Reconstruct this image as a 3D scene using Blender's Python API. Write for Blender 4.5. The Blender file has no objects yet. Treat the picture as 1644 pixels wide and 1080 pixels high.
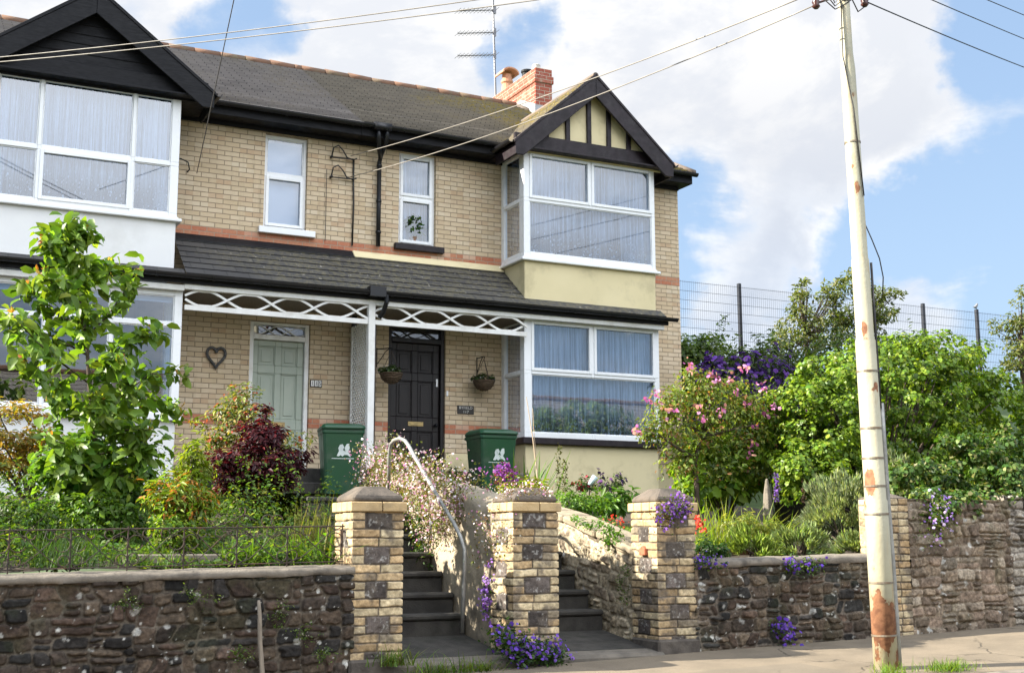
import bpy, bmesh, math, random
import numpy as np
from mathutils import Vector, Matrix
random.seed(7)
RNG = np.random.default_rng(11)
PI = math.pi
scene = bpy.context.scene
COL = scene.collection

# ---------------------------------------------------------------- camera
FPX = 2038.17                       # focal length in pixels of a 1644 px wide frame
CAMPOS = np.array([0.0, -18.4, 1.15])
def cam_axes(yaw=.464324, pitch=.160853, roll=-.001947):
    f = np.array([math.sin(yaw)*math.cos(pitch), math.cos(yaw)*math.cos(pitch), math.sin(pitch)])
    r = np.array([math.cos(yaw), -math.sin(yaw), 0.0]); u = np.cross(r, f)
    return math.cos(roll)*r+math.sin(roll)*u, -math.sin(roll)*r+math.cos(roll)*u, f
CR, CU, CF = cam_axes()
def ray(px, py):
    return CF+(px-822)/FPX*CR-(py-540)/FPX*CU
def at(px, py, **k):
    """point of the scene seen at a pixel of the survey photo, on the plane x=, y= or z="""
    d = ray(px, py); a, v = list(k.items())[0]; i = 'xyz'.index(a)
    return CAMPOS+(v-CAMPOS[i])/d[i]*d
cam = bpy.data.cameras.new('camera'); cam.sensor_fit = 'HORIZONTAL'; cam.sensor_width = 36
cam.lens = FPX/1644*36; cam.clip_start = .1; cam.clip_end = 3000
camo = bpy.data.objects.new('camera', cam); COL.objects.link(camo)
camo.matrix_world = Matrix(((CR[0], CU[0], -CF[0], CAMPOS[0]), (CR[1], CU[1], -CF[1], CAMPOS[1]), (CR[2], CU[2], -CF[2], CAMPOS[2]), (0, 0, 0, 1)))
scene.camera = camo

# ---------------------------------------------------------------- light, exposure
SUN = Vector((-1.0, .29, .62)).normalized()
SKY_STRENGTH = .15
SOUTH_FILL = 7.6
scene.view_settings.view_transform = 'Standard'; scene.view_settings.look = 'None'
scene.view_settings.gamma = 1; scene.view_settings.use_curve_mapping = False
scene.view_settings.exposure = 1.80
scene.cycles.max_bounces = 7; scene.cycles.diffuse_bounces = 3; scene.cycles.glossy_bounces = 3
scene.cycles.transparent_max_bounces = 16; scene.cycles.transmission_bounces = 4
scene.cycles.caustics_reflective = False; scene.cycles.caustics_refractive = False
scene.cycles.use_denoising = True; scene.cycles.sample_clamp_indirect = 6
lamp = bpy.data.lights.new('sun', 'SUN'); lamp.energy = 5.0; lamp.angle = math.radians(.5); lamp.color = (1, .93, .80)
lo = bpy.data.objects.new('sun', lamp); COL.objects.link(lo); lo.rotation_euler = SUN.to_track_quat('Z', 'Y').to_euler()
lo.location = (-30, 8, 30)

def lin(h):
    h = h.lstrip('#'); v = [int(h[i:i+2], 16)/255 for i in (0, 2, 4)]
    return tuple(x/12.92 if x <= .04045 else ((x+.055)/1.055)**2.4 for x in v)

class NT:
    """small node-tree writer"""
    def __init__(s, tree): s.t = tree; s.L = tree.links; tree.nodes.clear()
    def n(s, typ, _out=0, **k):
        nd = s.t.nodes.new(typ)
        for a, v in k.items():
            if a == 'ins':
                for key, val in v.items():
                    sock = nd.inputs[key]
                    if isinstance(val, bpy.types.NodeSocket): s.L.new(val, sock)
                    else:
                        if hasattr(sock, 'default_value'):
                            dv = sock.default_value
                            if hasattr(dv, '__len__') and len(dv) == 4 and len(val) == 3: val = (*val, 1)
                            sock.default_value = val
            else: setattr(nd, a, v)
        return nd
    def o(s, typ, _out=0, **k): return s.n(typ, **k).outputs[_out]
    def math(s, op, a, b=0, c=None, clamp=False):
        i = {0: a, 1: b}
        if c is not None: i[2] = c
        return s.o('ShaderNodeMath', operation=op, use_clamp=clamp, ins=i)
    def mix(s, f, a, b, mode='MIX'):
        nd = s.n('ShaderNodeMix', data_type='RGBA', blend_type=mode, ins={0: f, 6: a, 7: b}); return nd.outputs[2]
    def noise(s, vec, scale, detail=4, rough=.55, dist=0):
        return s.o('ShaderNodeTexNoise', ins={'Vector': vec, 'Scale': scale, 'Detail': detail, 'Roughness': rough, 'Distortion': dist})
    def ramp(s, v, lo, hi, a=0., b=1., smooth=True):
        return s.o('ShaderNodeMapRange', interpolation_type='SMOOTHSTEP' if smooth else 'LINEAR', ins={0: v, 1: lo, 2: hi, 3: a, 4: b})

# ---------------------------------------------------------------- sky with clouds
world = bpy.data.worlds.new('World'); scene.world = world; world.use_nodes = True
w = NT(world.node_tree)
sky = w.n('ShaderNodeTexSky', sky_type='NISHITA', sun_disc=False, sun_elevation=math.asin(SUN.z), sun_rotation=math.atan2(SUN.x, SUN.y), air_density=1.0, dust_density=.7, ozone_density=1.6)
gen = w.o('ShaderNodeTexCoord', 0)
sep = w.n('ShaderNodeSeparateXYZ', ins={0: gen})
zc = w.math('ADD', w.math('MAXIMUM', sep.outputs[2], 0), .22)
pv = w.n('ShaderNodeCombineXYZ', ins={0: w.math('DIVIDE', sep.outputs[0], zc), 1: w.math('DIVIDE', sep.outputs[1], zc), 2: 0.}).outputs[0]
n1 = w.noise(pv, 2.1, 10, .60, .3)
n2 = w.noise(w.o('ShaderNodeVectorMath', operation='ADD', ins={0: pv, 1: (.05, -.03, 0)}), 2.1, 10, .60, .3)
warp = w.n('ShaderNodeTexNoise', ins={'Vector': gen, 'Scale': 7., 'Detail': 6., 'Roughness': .6}).outputs['Color']
wdir = w.o('ShaderNodeVectorMath', operation='ADD', ins={0: gen, 1: w.o('ShaderNodeVectorMath', operation='SCALE', ins={0: w.o('ShaderNodeVectorMath', operation='SUBTRACT', ins={0: warp, 1: (.5, .5, .5)}), 'Scale': .16})})
wdir = w.o('ShaderNodeVectorMath', operation='NORMALIZE', ins={0: wdir})
field = w.math('MULTIPLY_ADD', n1, 1.35, -.175)
# cloud banks and clear gaps of that evening, each a direction and an angular size
BANKS = [(600, 60, 11, .40), (180, 20, 8, .32), (1150, 170, 12, .50), (1290, 60, 7, .2), (1500, 130, 8, .26), (1195, 435, 3.4, .34), (1490, 490, 4.2, .34), (1420, 250, 7, .16),
         (372, 40, 2.8, -.46), (835, 80, 3.4, -.55), (1110, 380, 4, -.34), (1600, 330, 7, -.46), (1570, 15, 4.4, -.50), (1420, 395, 4.4, -.36), (1100, 520, 3, -.1)]
for px, py, deg, wt in BANKS:
    d = ray(px, py); d = d/np.linalg.norm(d)
    w.o('ShaderNodeVectorMath', operation='DOT_PRODUCT', ins={0: wdir, 1: tuple(d)})
    dot = w.t.nodes[-1].outputs['Value']
    bump = w.ramp(dot, math.cos(math.radians(deg)), 1.0, 0., wt)
    field = w.math('ADD', field, bump)
# bright cloud patch added to the unseen south sky, lights the shaded facade
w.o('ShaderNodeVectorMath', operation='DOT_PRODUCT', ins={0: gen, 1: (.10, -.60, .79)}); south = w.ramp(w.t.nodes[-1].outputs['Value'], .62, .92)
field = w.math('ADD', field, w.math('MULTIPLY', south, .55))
dens = w.ramp(field, .47, .80)
shade = w.ramp(w.math('SUBTRACT', n1, n2), -.05, .08)
thick = w.ramp(field, .70, 1.10)
ccol = w.mix(shade, (1.72, 1.76, 1.85), (2.15, 2.12, 2.08))
ccol = w.mix(w.math('MULTIPLY', thick, w.ramp(sep.outputs[2], .42, .20)), ccol, (1.42, 1.47, 1.60))
ccol = w.mix(south, ccol, (SOUTH_FILL*.94, SOUTH_FILL*.99, SOUTH_FILL*1.07))
blue = w.mix(1.0, sky.outputs[0], (.36, .34, .30), 'MULTIPLY')
blue = w.mix(.55, blue, (1.05, 1.5, 2.25))
skyc = w.mix(w.math('MULTIPLY', dens, .96), blue, ccol)
haze = w.ramp(sep.outputs[2], .02, .34, .6, 0.)
skyc = w.mix(haze, skyc, (1.05, 1.42, 1.95))
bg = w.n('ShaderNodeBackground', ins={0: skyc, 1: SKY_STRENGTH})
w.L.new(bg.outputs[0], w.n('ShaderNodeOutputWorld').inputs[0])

# ---------------------------------------------------------------- materials
def new_mat(name):
    m = bpy.data.materials.new(name); m.use_nodes = True; return m, NT(m.node_tree)
def finish(t, m, bsdf):
    t.L.new(bsdf, t.n('ShaderNodeOutputMaterial').inputs[0]); return m
def obj_vec(t): return t.o('ShaderNodeTexCoord', 3)
def M(name, a, b=None, scale=4, rough=.6, bump=0., bscale=40, metal=0, spec=.5, dirt=None, dirt_scale=1.3, dirt_amt=.5, stretch=(1, 1, 1), coat=0):
    """paint / stone / metal with mottling between two own colours, a stain colour and a fine bump"""
    m, t = new_mat(name); v = obj_vec(t)
    if stretch != (1, 1, 1): v = t.o('ShaderNodeMapping', ins={0: v, 3: stretch})
    b = b or tuple(x*.8 for x in a)
    c = t.mix(t.ramp(t.noise(v, scale, 6), .35, .65), a, b)
    if dirt: c = t.mix(t.math('MULTIPLY', t.ramp(t.noise(v, dirt_scale, 7, .65), .5, .68), dirt_amt), c, dirt)
    ins = {'Base Color': c, 'Roughness': t.ramp(t.noise(v, scale*2, 3), .3, .7, max(rough-.08, .02), min(rough+.08, 1)), 'Metallic': metal, 'Specular IOR Level': spec, 'Coat Weight': coat}
    if bump: ins['Normal'] = t.o('ShaderNodeBump', ins={'Strength': bump, 'Distance': .01, 'Height': t.noise(v, bscale, 6, .65)})
    return finish(t, m, t.o('ShaderNodeBsdfPrincipled', ins=ins))

def brick_mat(name, c1, c2, mortar, red1, red2, plinth=None, bands=((2.85, 3.0), (5.625, 5.775))):
    m, t = new_mat(name); v = obj_vec(t); s = t.n('ShaderNodeSeparateXYZ', ins={0: v})
    u = t.math('ADD', s.outputs[0], s.outputs[1]); z = s.outputs[2]
    wob = t.noise(v, 9, 2)
    vec = t.n('ShaderNodeCombineXYZ', ins={0: u, 1: t.math('ADD', z, t.math('MULTIPLY', t.math('SUBTRACT', wob, .5), .006)), 2: 0.}).outputs[0]
    def br(a, b, mo):
        return t.n('ShaderNodeTexBrick', offset=.5, ins={'Vector': vec, 'Color1': a, 'Color2': b, 'Mortar': mo, 'Scale': 1., 'Mortar Size': .0062, 'Mortar Smooth': .25, 'Bias': -.1, 'Brick Width': .225, 'Row Height': .075})
    b1 = br(c1, c2, mortar); b2 = br(red1, red2, (.36, .27, .2))
    band = 0.
    for lo_, hi_ in bands:
        k = t.math('MULTIPLY', t.math('GREATER_THAN', z, lo_), t.math('LESS_THAN', z, hi_)); band = t.math('ADD', band, k)
    col = t.mix(band, b1.outputs[0], b2.outputs[0])
    col = t.mix(t.ramp(t.noise(v, 1.6, 8, .65), .42, .72, 0, .34), col, (.33, .25, .15))
    drip = t.noise(t.o('ShaderNodeMapping', ins={0: v, 3: (1, 1, .07)}), 5.5, 6, .65)
    col = t.mix(t.math('MULTIPLY', t.ramp(drip, .52, .72, 0, .42), t.ramp(t.noise(v, .9, 4), .4, .65)), col, (.25, .195, .125))
    odd = t.o('ShaderNodeTexWhiteNoise', ins={'Vector': t.n('ShaderNodeCombineXYZ', ins={0: t.math('FLOOR', t.math('DIVIDE', t.math('ADD', u, t.math('MULTIPLY', t.math('MODULO', t.math('FLOOR', t.math('DIVIDE', z, .075)), 2.), .1125)), .225)), 1: t.math('FLOOR', t.math('DIVIDE', z, .075)), 2: 0.}).outputs[0]})
    keep = t.math('SUBTRACT', 1., b1.outputs[1])
    col = t.mix(t.math('MULTIPLY', keep, t.ramp(odd, .80, 1.0, 0, .38)), col, (.40, .22, .12))
    col = t.mix(t.math('MULTIPLY', keep, t.ramp(odd, .18, .0, 0, .45)), col, (.66, .57, .43))
    col = t.mix(t.ramp(t.noise(v, 26, 4, .6), .45, .8, 0, .25), col, (.62, .50, .34), 'MIX')
    bh = t.math('ADD', t.math('MULTIPLY', b1.outputs[1], -1.), t.math('MULTIPLY', t.noise(v, 60, 4), .5))
    ins = {'Base Color': col, 'Roughness': .85, 'Normal': t.o('ShaderNodeBump', ins={'Strength': .9, 'Distance': .008, 'Height': bh})}
    return finish(t, m, t.o('ShaderNodeBsdfPrincipled', ins=ins))

def tile_mat(name, c1, c2, tw, th, lich, lich2, lx=None, amt=.5, gap=(.012, .012, .013)):
    """roof tiles laid along UV metres; lichen grows on them"""
    m, t = new_mat(name); uv = t.o('ShaderNodeUVMap', uv_map='metres'); v = obj_vec(t)
    b = t.n('ShaderNodeTexBrick', offset=.5, ins={'Vector': uv, 'Color1': c1, 'Color2': c2, 'Mortar': gap, 'Scale': 1., 'Mortar Size': .007, 'Mortar Smooth': .2, 'Bias': 0., 'Brick Width': tw, 'Row Height': th})
    col = t.mix(t.ramp(t.noise(v, 1.1, 6), .3, .7, 0, .45), b.outputs[0], tuple(x*1.5 for x in c1))
    patch = t.noise(v, .55, 5, .6)
    if lx: patch = t.math('ADD', patch, t.ramp(t.n('ShaderNodeSeparateXYZ', ins={0: v}).outputs[0], lx[0], lx[1], -.22, .16))
    patch = t.ramp(patch, .40, .62)
    sp = t.ramp(t.noise(v, 14, 6, .7), .43, .60)
    col = t.mix(t.math('MULTIPLY', t.math('MULTIPLY', sp, patch), amt), col, lich)
    sp2 = t.ramp(t.noise(v, 11, 3, .6), .66, .70)
    col = t.mix(t.math('MULTIPLY', t.math('MULTIPLY', sp2, patch), min(1, amt*1.3)), col, lich2)
    h = t.math('ADD', t.math('MULTIPLY', b.outputs[1], -1.), t.math('MULTIPLY', t.noise(v, 50, 4), .5))
    ins = {'Base Color': col, 'Roughness': .75, 'Normal': t.o('ShaderNodeBump', ins={'Strength': .8, 'Distance': .006, 'Height': h})}
    return finish(t, m, t.o('ShaderNodeBsdfPrincipled', ins=ins))

def col_mat(name, rough=.9, bump=.6, bscale=60, var=.35, spec=.3):
    """surface whose own colour is stored per stone / brick in the mesh"""
    m, t = new_mat(name); v = obj_vec(t)
    a = t.o('ShaderNodeAttribute', attribute_name='Col')
    n = t.ramp(t.noise(v, 30, 6, .65), .25, .75, 1-var, 1+var)
    c = t.o('ShaderNodeVectorMath', operation='SCALE', ins={0: a, 'Scale': n})
    ins = {'Base Color': c, 'Roughness': rough, 'Specular IOR Level': spec, 'Normal': t.o('ShaderNodeBump', ins={'Strength': bump, 'Distance': .008, 'Height': t.noise(v, bscale, 7, .7)})}
    return finish(t, m, t.o('ShaderNodeBsdfPrincipled', ins=ins))

def leaf_mat(name, rough=.45, spec=.35, trans=.42, tint=(1.75, 1.75, .5), own=(1.35, 1.2, 1.0)):
    m, t = new_mat(name)
    a = t.o('ShaderNodeVectorMath', operation='MULTIPLY', ins={0: t.o('ShaderNodeAttribute', attribute_name='Col'), 1: own})
    p = t.o('ShaderNodeBsdfPrincipled', ins={'Base Color': a, 'Roughness': rough, 'Specular IOR Level': spec})
    tr = t.o('ShaderNodeBsdfTranslucent', ins={0: t.o('ShaderNodeVectorMath', operation='MULTIPLY', ins={0: a, 1: tint})})
    return finish(t, m, t.o('ShaderNodeMixShader', ins={0: trans, 1: p, 2: tr}))

def glass_mat(name, refl=.16, tint=(.80, .88, .96)):
    m, t = new_mat(name)
    lw = t.o('ShaderNodeLayerWeight', ins={0: .35})
    f = t.math('ADD', t.math('MULTIPLY', lw, .45), refl, clamp=True)
    v = obj_vec(t)
    nrm = t.o('ShaderNodeBump', ins={'Strength': .02, 'Distance': .02, 'Height': t.noise(v, 1.5, 2)})
    return finish(t, m, t.o('ShaderNodeMixShader', ins={0: f, 1: t.o('ShaderNodeBsdfTransparent', ins={0: tint}), 2: t.o('ShaderNodeBsdfAnisotropic', ins={0: (.95, .97, 1), 'Roughness': .01, 'Normal': nrm})}))

def lace_mat(name, z0, z1, dens=.95):
    """white net curtain: woven, denser motifs near its hem"""
    m, t = new_mat(name); v = obj_vec(t)
    z = t.n('ShaderNodeSeparateXYZ', ins={0: v}).outputs[2]
    vo = t.o('ShaderNodeTexVoronoi', feature='F1', ins={'Vector': v, 'Scale': 13., 'Randomness': .75})
    mot = t.ramp(t.math('ADD', vo, t.math('MULTIPLY', t.noise(v, 70, 3), .35)), .38, .52, 1, 0)
    hem = t.ramp(z, z0+.62, z0+.18)
    a = t.math('ADD', dens, t.math('MULTIPLY', t.math('SUBTRACT', t.noise(v, 5, 4), .5), .25))
    a2 = t.math('ADD', t.math('MULTIPLY', mot, .68), .30)
    al = t.mix(hem, a, a2)
    st = t.noise(t.o('ShaderNodeMapping', ins={0: v, 3: (1, 1, .03)}), 24, 3, .6)
    al = t.math('MULTIPLY', al, t.ramp(st, .34, .62, .45, 1.0))
    d = t.o('ShaderNodeBsdfDiffuse', ins={0: (.72, .77, .85)}); tr = t.o('ShaderNodeBsdfTranslucent', ins={0: (.8, .83, .88)})
    body = t.o('ShaderNodeMixShader', ins={0: .35, 1: d, 2: tr})
    return finish(t, m, t.o('ShaderNodeMixShader', ins={0: al, 1: t.o('ShaderNodeBsdfTransparent'), 2: body}))

MT = {}
MT['brick'] = brick_mat('buff brick', (.54, .415, .265), (.62, .50, .35), (.255, .195, .13), (.40, .125, .065), (.46, .185, .10))
MT['tile_dark'] = tile_mat('smooth brown grey roof tiles', (.190, .176, .172), (.250, .232, .224), .30, .1, (.20, .17, .10), (.3, .28, .22), None, .35, (.02, .019, .02))
MT['tile_moss'] = tile_mat('lichened roof tiles', (.170, .154, .134), (.235, .212, .180), .27, .1, (.31, .245, .045), (.50, .47, .38), (7.4, 10.6), .80, (.018, .016, .014))
MT['slate'] = tile_mat('old porch slates', (.030, .029, .030), (.056, .052, .048), .32, .19, (.15, .13, .065), (.40, .38, .33), (3.0, 6.5), .50)
MT['ridge'] = M('terracotta ridge', (.17, .088, .052), (.125, .074, .05), 3, .9, .5, 30, dirt=(.16, .13, .08), dirt_scale=3, dirt_amt=.8)
MT['ridge_dark'] = M('weathered ridge', (.16, .115, .085), (.11, .09, .075), 3, .85, .5, 30)
MT['white'] = M('white window frame', (.80, .81, .82), (.77, .78, .79), 2, .3, 0, dirt=(.55, .53, .48), dirt_scale=1.2, dirt_amt=.15)
MT['white_wood'] = M('white painted timber', (.77, .77, .75), (.70, .69, .66), 6, .45, .15, 30, dirt=(.45, .42, .36), dirt_scale=2.5, dirt_amt=.4)
MT['white_render'] = M('white painted render', (.78, .78, .77), (.74, .74, .74), 1.5, .8, .25, 120, dirt=(.45, .44, .40), dirt_scale=.8, dirt_amt=.3)
MT['cream'] = M('cream painted render', (.68, .585, .355), (.64, .55, .33), 1.3, .8, .4, 90, dirt=(.40, .34, .20), dirt_scale=1.6, dirt_amt=.55)
MT['black'] = M('black painted timber', (.0065, .0065, .0085), (.004, .004, .0055), 5, .6, .2, 25, stretch=(1, 1, 8), spec=.22)
MT['brownblack'] = M('dark brown painted timber', (.017, .010, .0135), (.011, .007, .009), 6, .5, .2, 30, dirt=(.035, .03, .03), dirt_scale=4, spec=.3)
MT['gutter'] = M('black plastic gutter', (.010, .010, .012), (.007, .007, .009), 8, .35, 0, spec=.4)
MT['sage'] = M('sage green door paint', (.36, .40, .33), (.33, .375, .31), 4, .4, .08, 30)
MT['doorbrown'] = M('brown black door paint', (.014, .0095, .010), (.009, .007, .0075), 6, .4, .15, 40, stretch=(6, 6, 1), spec=.35)
MT['brass'] = M('old brass', (.45, .33, .15), (.32, .24, .12), 20, .4, metal=.9)
MT['glass'] = glass_mat('window glass', .17, (.70, .82, .96))
MT['dark_glass'] = glass_mat('fanlight glass', .12)
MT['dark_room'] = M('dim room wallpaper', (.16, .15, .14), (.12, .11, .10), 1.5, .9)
MT['room_floor'] = M('carpet', (.08, .06, .05), None, 3, .95)
MT['lace_up'] = lace_mat('lace curtain upper', 5.7, 7.4)
MT['lace_low'] = lace_mat('lace curtain lower', 2.77, 4.6)
MT['net'] = lace_mat('plain net curtain', -9, -8, .85)
MT['blind'] = M('pale roller blind', (.42, .50, .60), (.38, .46, .56), 1, .8)
MT['red_brick'] = None
MT['stone_col'] = col_mat('rubble stone', .92, 1.0, 55, .5)
MT['brick_col'] = col_mat('rock faced buff brick', .88, .8, 75, .34)
MT['concrete'] = M('weathered concrete', (.15, .13, .105), (.10, .088, .073), 5, .95, .6, 45, dirt=(.05, .048, .042), dirt_scale=3.2, dirt_amt=.75)
MT['coping'] = M('coping concrete', (.20, .17, .135), (.14, .12, .095), 6, .95, .8, 60, dirt=(.055, .048, .042), dirt_scale=4, dirt_amt=.8)
MT['cap'] = M('pillar cap stone', (.125, .10, .078), (.085, .070, .056), 5, .95, .9, 60, dirt=(.045, .038, .032), dirt_scale=5, dirt_amt=.6)
MT['step'] = M('old step concrete', (.048, .044, .038), (.030, .028, .025), 4, .92, .7, 50, dirt=(.018, .020, .013), dirt_scale=3.5, dirt_amt=.8)
MT['render_old'] = M('old lime render', (.36, .30, .215), (.28, .235, .17), 3, .95, 1.0, 25, dirt=(.13, .11, .085), dirt_scale=2.6, dirt_amt=.75)
MT['pavement'] = M('pavement tarmac', (.205, .168, .122), (.165, .136, .10), 3, .95, .7, 160, dirt=(.11, .09, .068), dirt_scale=1.9, dirt_amt=.7)
MT['road'] = M('road asphalt', (.055, .055, .056), (.045, .045, .046), 4, .9, .6, 120)
MT['soil'] = M('garden soil', (.050, .036, .024), (.035, .026, .018), 6, .98, 1.0, 20)
MT['grassland'] = M('rough grass', (.055, .085, .022), (.04, .065, .018), 5, .95, .8, 20)
MT['lawn'] = M('mown lawn', (.10, .15, .028), (.07, .115, .022), 9, .95, .8, 60)
MT['iron'] = M('rusty black iron', (.030, .024, .020), (.05, .032, .022), 20, .8, .5, 90, dirt=(.13, .06, .03), dirt_scale=9, dirt_amt=.6)
MT['galv'] = M('galvanised steel', (.33, .325, .30), (.24, .235, .22), 12, .5, .2, 90, metal=.4)
MT['bin'] = M('green bin plastic', (.010, .064, .027), (.008, .054, .023), 3, .38, .1, 200, dirt=(.05, .085, .055), dirt_scale=3, dirt_amt=.6)
MT['rubber'] = M('black rubber', (.015, .015, .015), None, 6, .7)
MT['cable'] = M('black cable', (.018, .016, .015), None, 6, .6)
MT['wire'] = M('grey overhead wire', (.06, .055, .05), None, 6, .6)
MT['pale_wire'] = M('pale drop wire', (.26, .235, .20), None, 6, .5)
MT['ceramic'] = M('brown ceramic', (.07, .025, .018), None, 6, .2)
MT['bark'] = M('bark', (.085, .06, .042), (.05, .036, .027), 16, .95, 1.0, 35, stretch=(1, 1, .25))
MT['twig'] = M('green brown stems', (.07, .075, .03), (.06, .05, .03), 10, .8)
MT['basket'] = M('woven wicker', (.115, .075, .042), (.06, .04, .025), 30, .9, 1.0, 60, stretch=(1, 1, 3))
MT['grey_wood'] = M('weathered wood', (.24, .20, .155), (.16, .135, .105), 12, .9, .7, 40, stretch=(4, 4, .4))
MT['plaque'] = M('dark slate plaque', (.022, .016, .014), None, 9, .4)
MT['letter'] = M('pale lettering', (.62, .60, .55), None, 6, .5)
MT['black_letter'] = M('black numerals', (.015, .015, .016), None, 6, .4)
MT['tile_white'] = M('white glazed tile', (.72, .71, .68), None, 6, .25)
MT['willow'] = M('grey willow twigs', (.12, .115, .11), (.07, .068, .066), 30, .9, .8, 60)
MT['pot'] = M('old clay pot', (.22, .12, .07), (.14, .09, .06), 9, .9, .5, 50)
MT['steel'] = M('aerial aluminium', (.16, .16, .17), None, 9, .4, metal=.6)
MT['fence_green'] = M('dark coated fence steel', (.012, .014, .022), None, 8, .45)
MT['lead'] = M('lead flashing', (.34, .35, .37), (.26, .27, .29), 6, .55, metal=.3)
MT['plastic_bag'] = M('pale blue plastic', (.62, .76, .82), None, 4, .35)
MT['bird'] = M('grey feathers', (.22, .22, .23), (.12, .12, .13), 9, .8)
MT['shade'] = M('cream lamp shade', (.70, .66, .55), None, 3, .8)
MT['leaf'] = leaf_mat('leaf')
MT['leaf_gloss'] = leaf_mat('glossy leaf', .42, .32, .36)
MT['leaf_dark'] = leaf_mat('dark red leaf', .5, .25, .30, (1.8, .7, .6), (1, 1, 1))
MT['petal'] = leaf_mat('petal', .6, .2, .35, (1.1, 1.05, 1.1), (1, 1, 1))
def red_brick():
    m, t = new_mat('red chimney brick'); v = obj_vec(t); s = t.n('ShaderNodeSeparateXYZ', ins={0: v})
    vec = t.n('ShaderNodeCombineXYZ', ins={0: t.math('ADD', s.outputs[0], s.outputs[1]), 1: s.outputs[2], 2: 0.}).outputs[0]
    b = t.n('ShaderNodeTexBrick', offset=.5, ins={'Vector': vec, 'Color1': (.26, .058, .036), 'Color2': (.32, .085, .05), 'Mortar': (.42, .36, .28), 'Scale': 1., 'Mortar Size': .006, 'Mortar Smooth': .2, 'Bias': 0., 'Brick Width': .225, 'Row Height': .075})
    col = t.mix(t.ramp(t.noise(v, 5, 6, .65), .5, .75, 0, .6), b.outputs[0], (.42, .33, .25))
    return finish(t, m, t.o('ShaderNodeBsdfPrincipled', ins={'Base Color': col, 'Roughness': .9, 'Normal': t.o('ShaderNodeBump', ins={'Strength': .8, 'Distance': .008, 'Height': t.math('SUBTRACT', t.noise(v, 60), b.outputs[1])})}))
MT['red_brick'] = red_brick()
def pave_mat():
    m, t = new_mat('pavement tarmac'); v = obj_vec(t)
    col = t.mix(t.ramp(t.noise(v, 2.2, 7, .62), .35, .68), (.215, .175, .127), (.160, .132, .097))
    col = t.mix(t.ramp(t.noise(v, 90, 3, .7), .35, .7, 0, .5), col, (.11, .092, .07))
    col = t.mix(t.ramp(t.noise(v, 34, 2), .70, .74, 0, .5), col, (.31, .27, .21))
    wv = t.o('ShaderNodeVectorMath', operation='ADD', ins={0: v, 1: t.o('ShaderNodeVectorMath', operation='SCALE', ins={0: t.n('ShaderNodeTexNoise', ins={'Vector': v, 'Scale': 5., 'Detail': 5.}).outputs['Color'], 'Scale': .25})})
    e = t.o('ShaderNodeTexVoronoi', feature='DISTANCE_TO_EDGE', ins={'Vector': wv, 'Scale': .75})
    crack = t.math('MULTIPLY', t.ramp(e, .010, .002), t.ramp(t.noise(v, .8, 3), .42, .58))
    s_ = t.n('ShaderNodeSeparateXYZ', ins={0: v})
    patch = t.math('MULTIPLY', t.math('MULTIPLY', t.math('GREATER_THAN', s_.outputs[0], 5.6), t.math('LESS_THAN', s_.outputs[0], 7.4)), t.math('LESS_THAN', s_.outputs[1], -9.25))
    col = t.mix(t.math('MULTIPLY', patch, .35), col, (.12, .105, .085))
    col = t.mix(t.math('MULTIPLY', crack, .75), col, (.05, .043, .035))
    return finish(t, m, t.o('ShaderNodeBsdfPrincipled', ins={'Base Color': col, 'Roughness': .95, 'Specular IOR Level': .2, 'Normal': t.o('ShaderNodeBump', ins={'Strength': .8, 'Distance': .006, 'Height': t.math('SUBTRACT', t.noise(v, 140, 3, .7), crack)})}))
MT['pavement'] = pave_mat()
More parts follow.
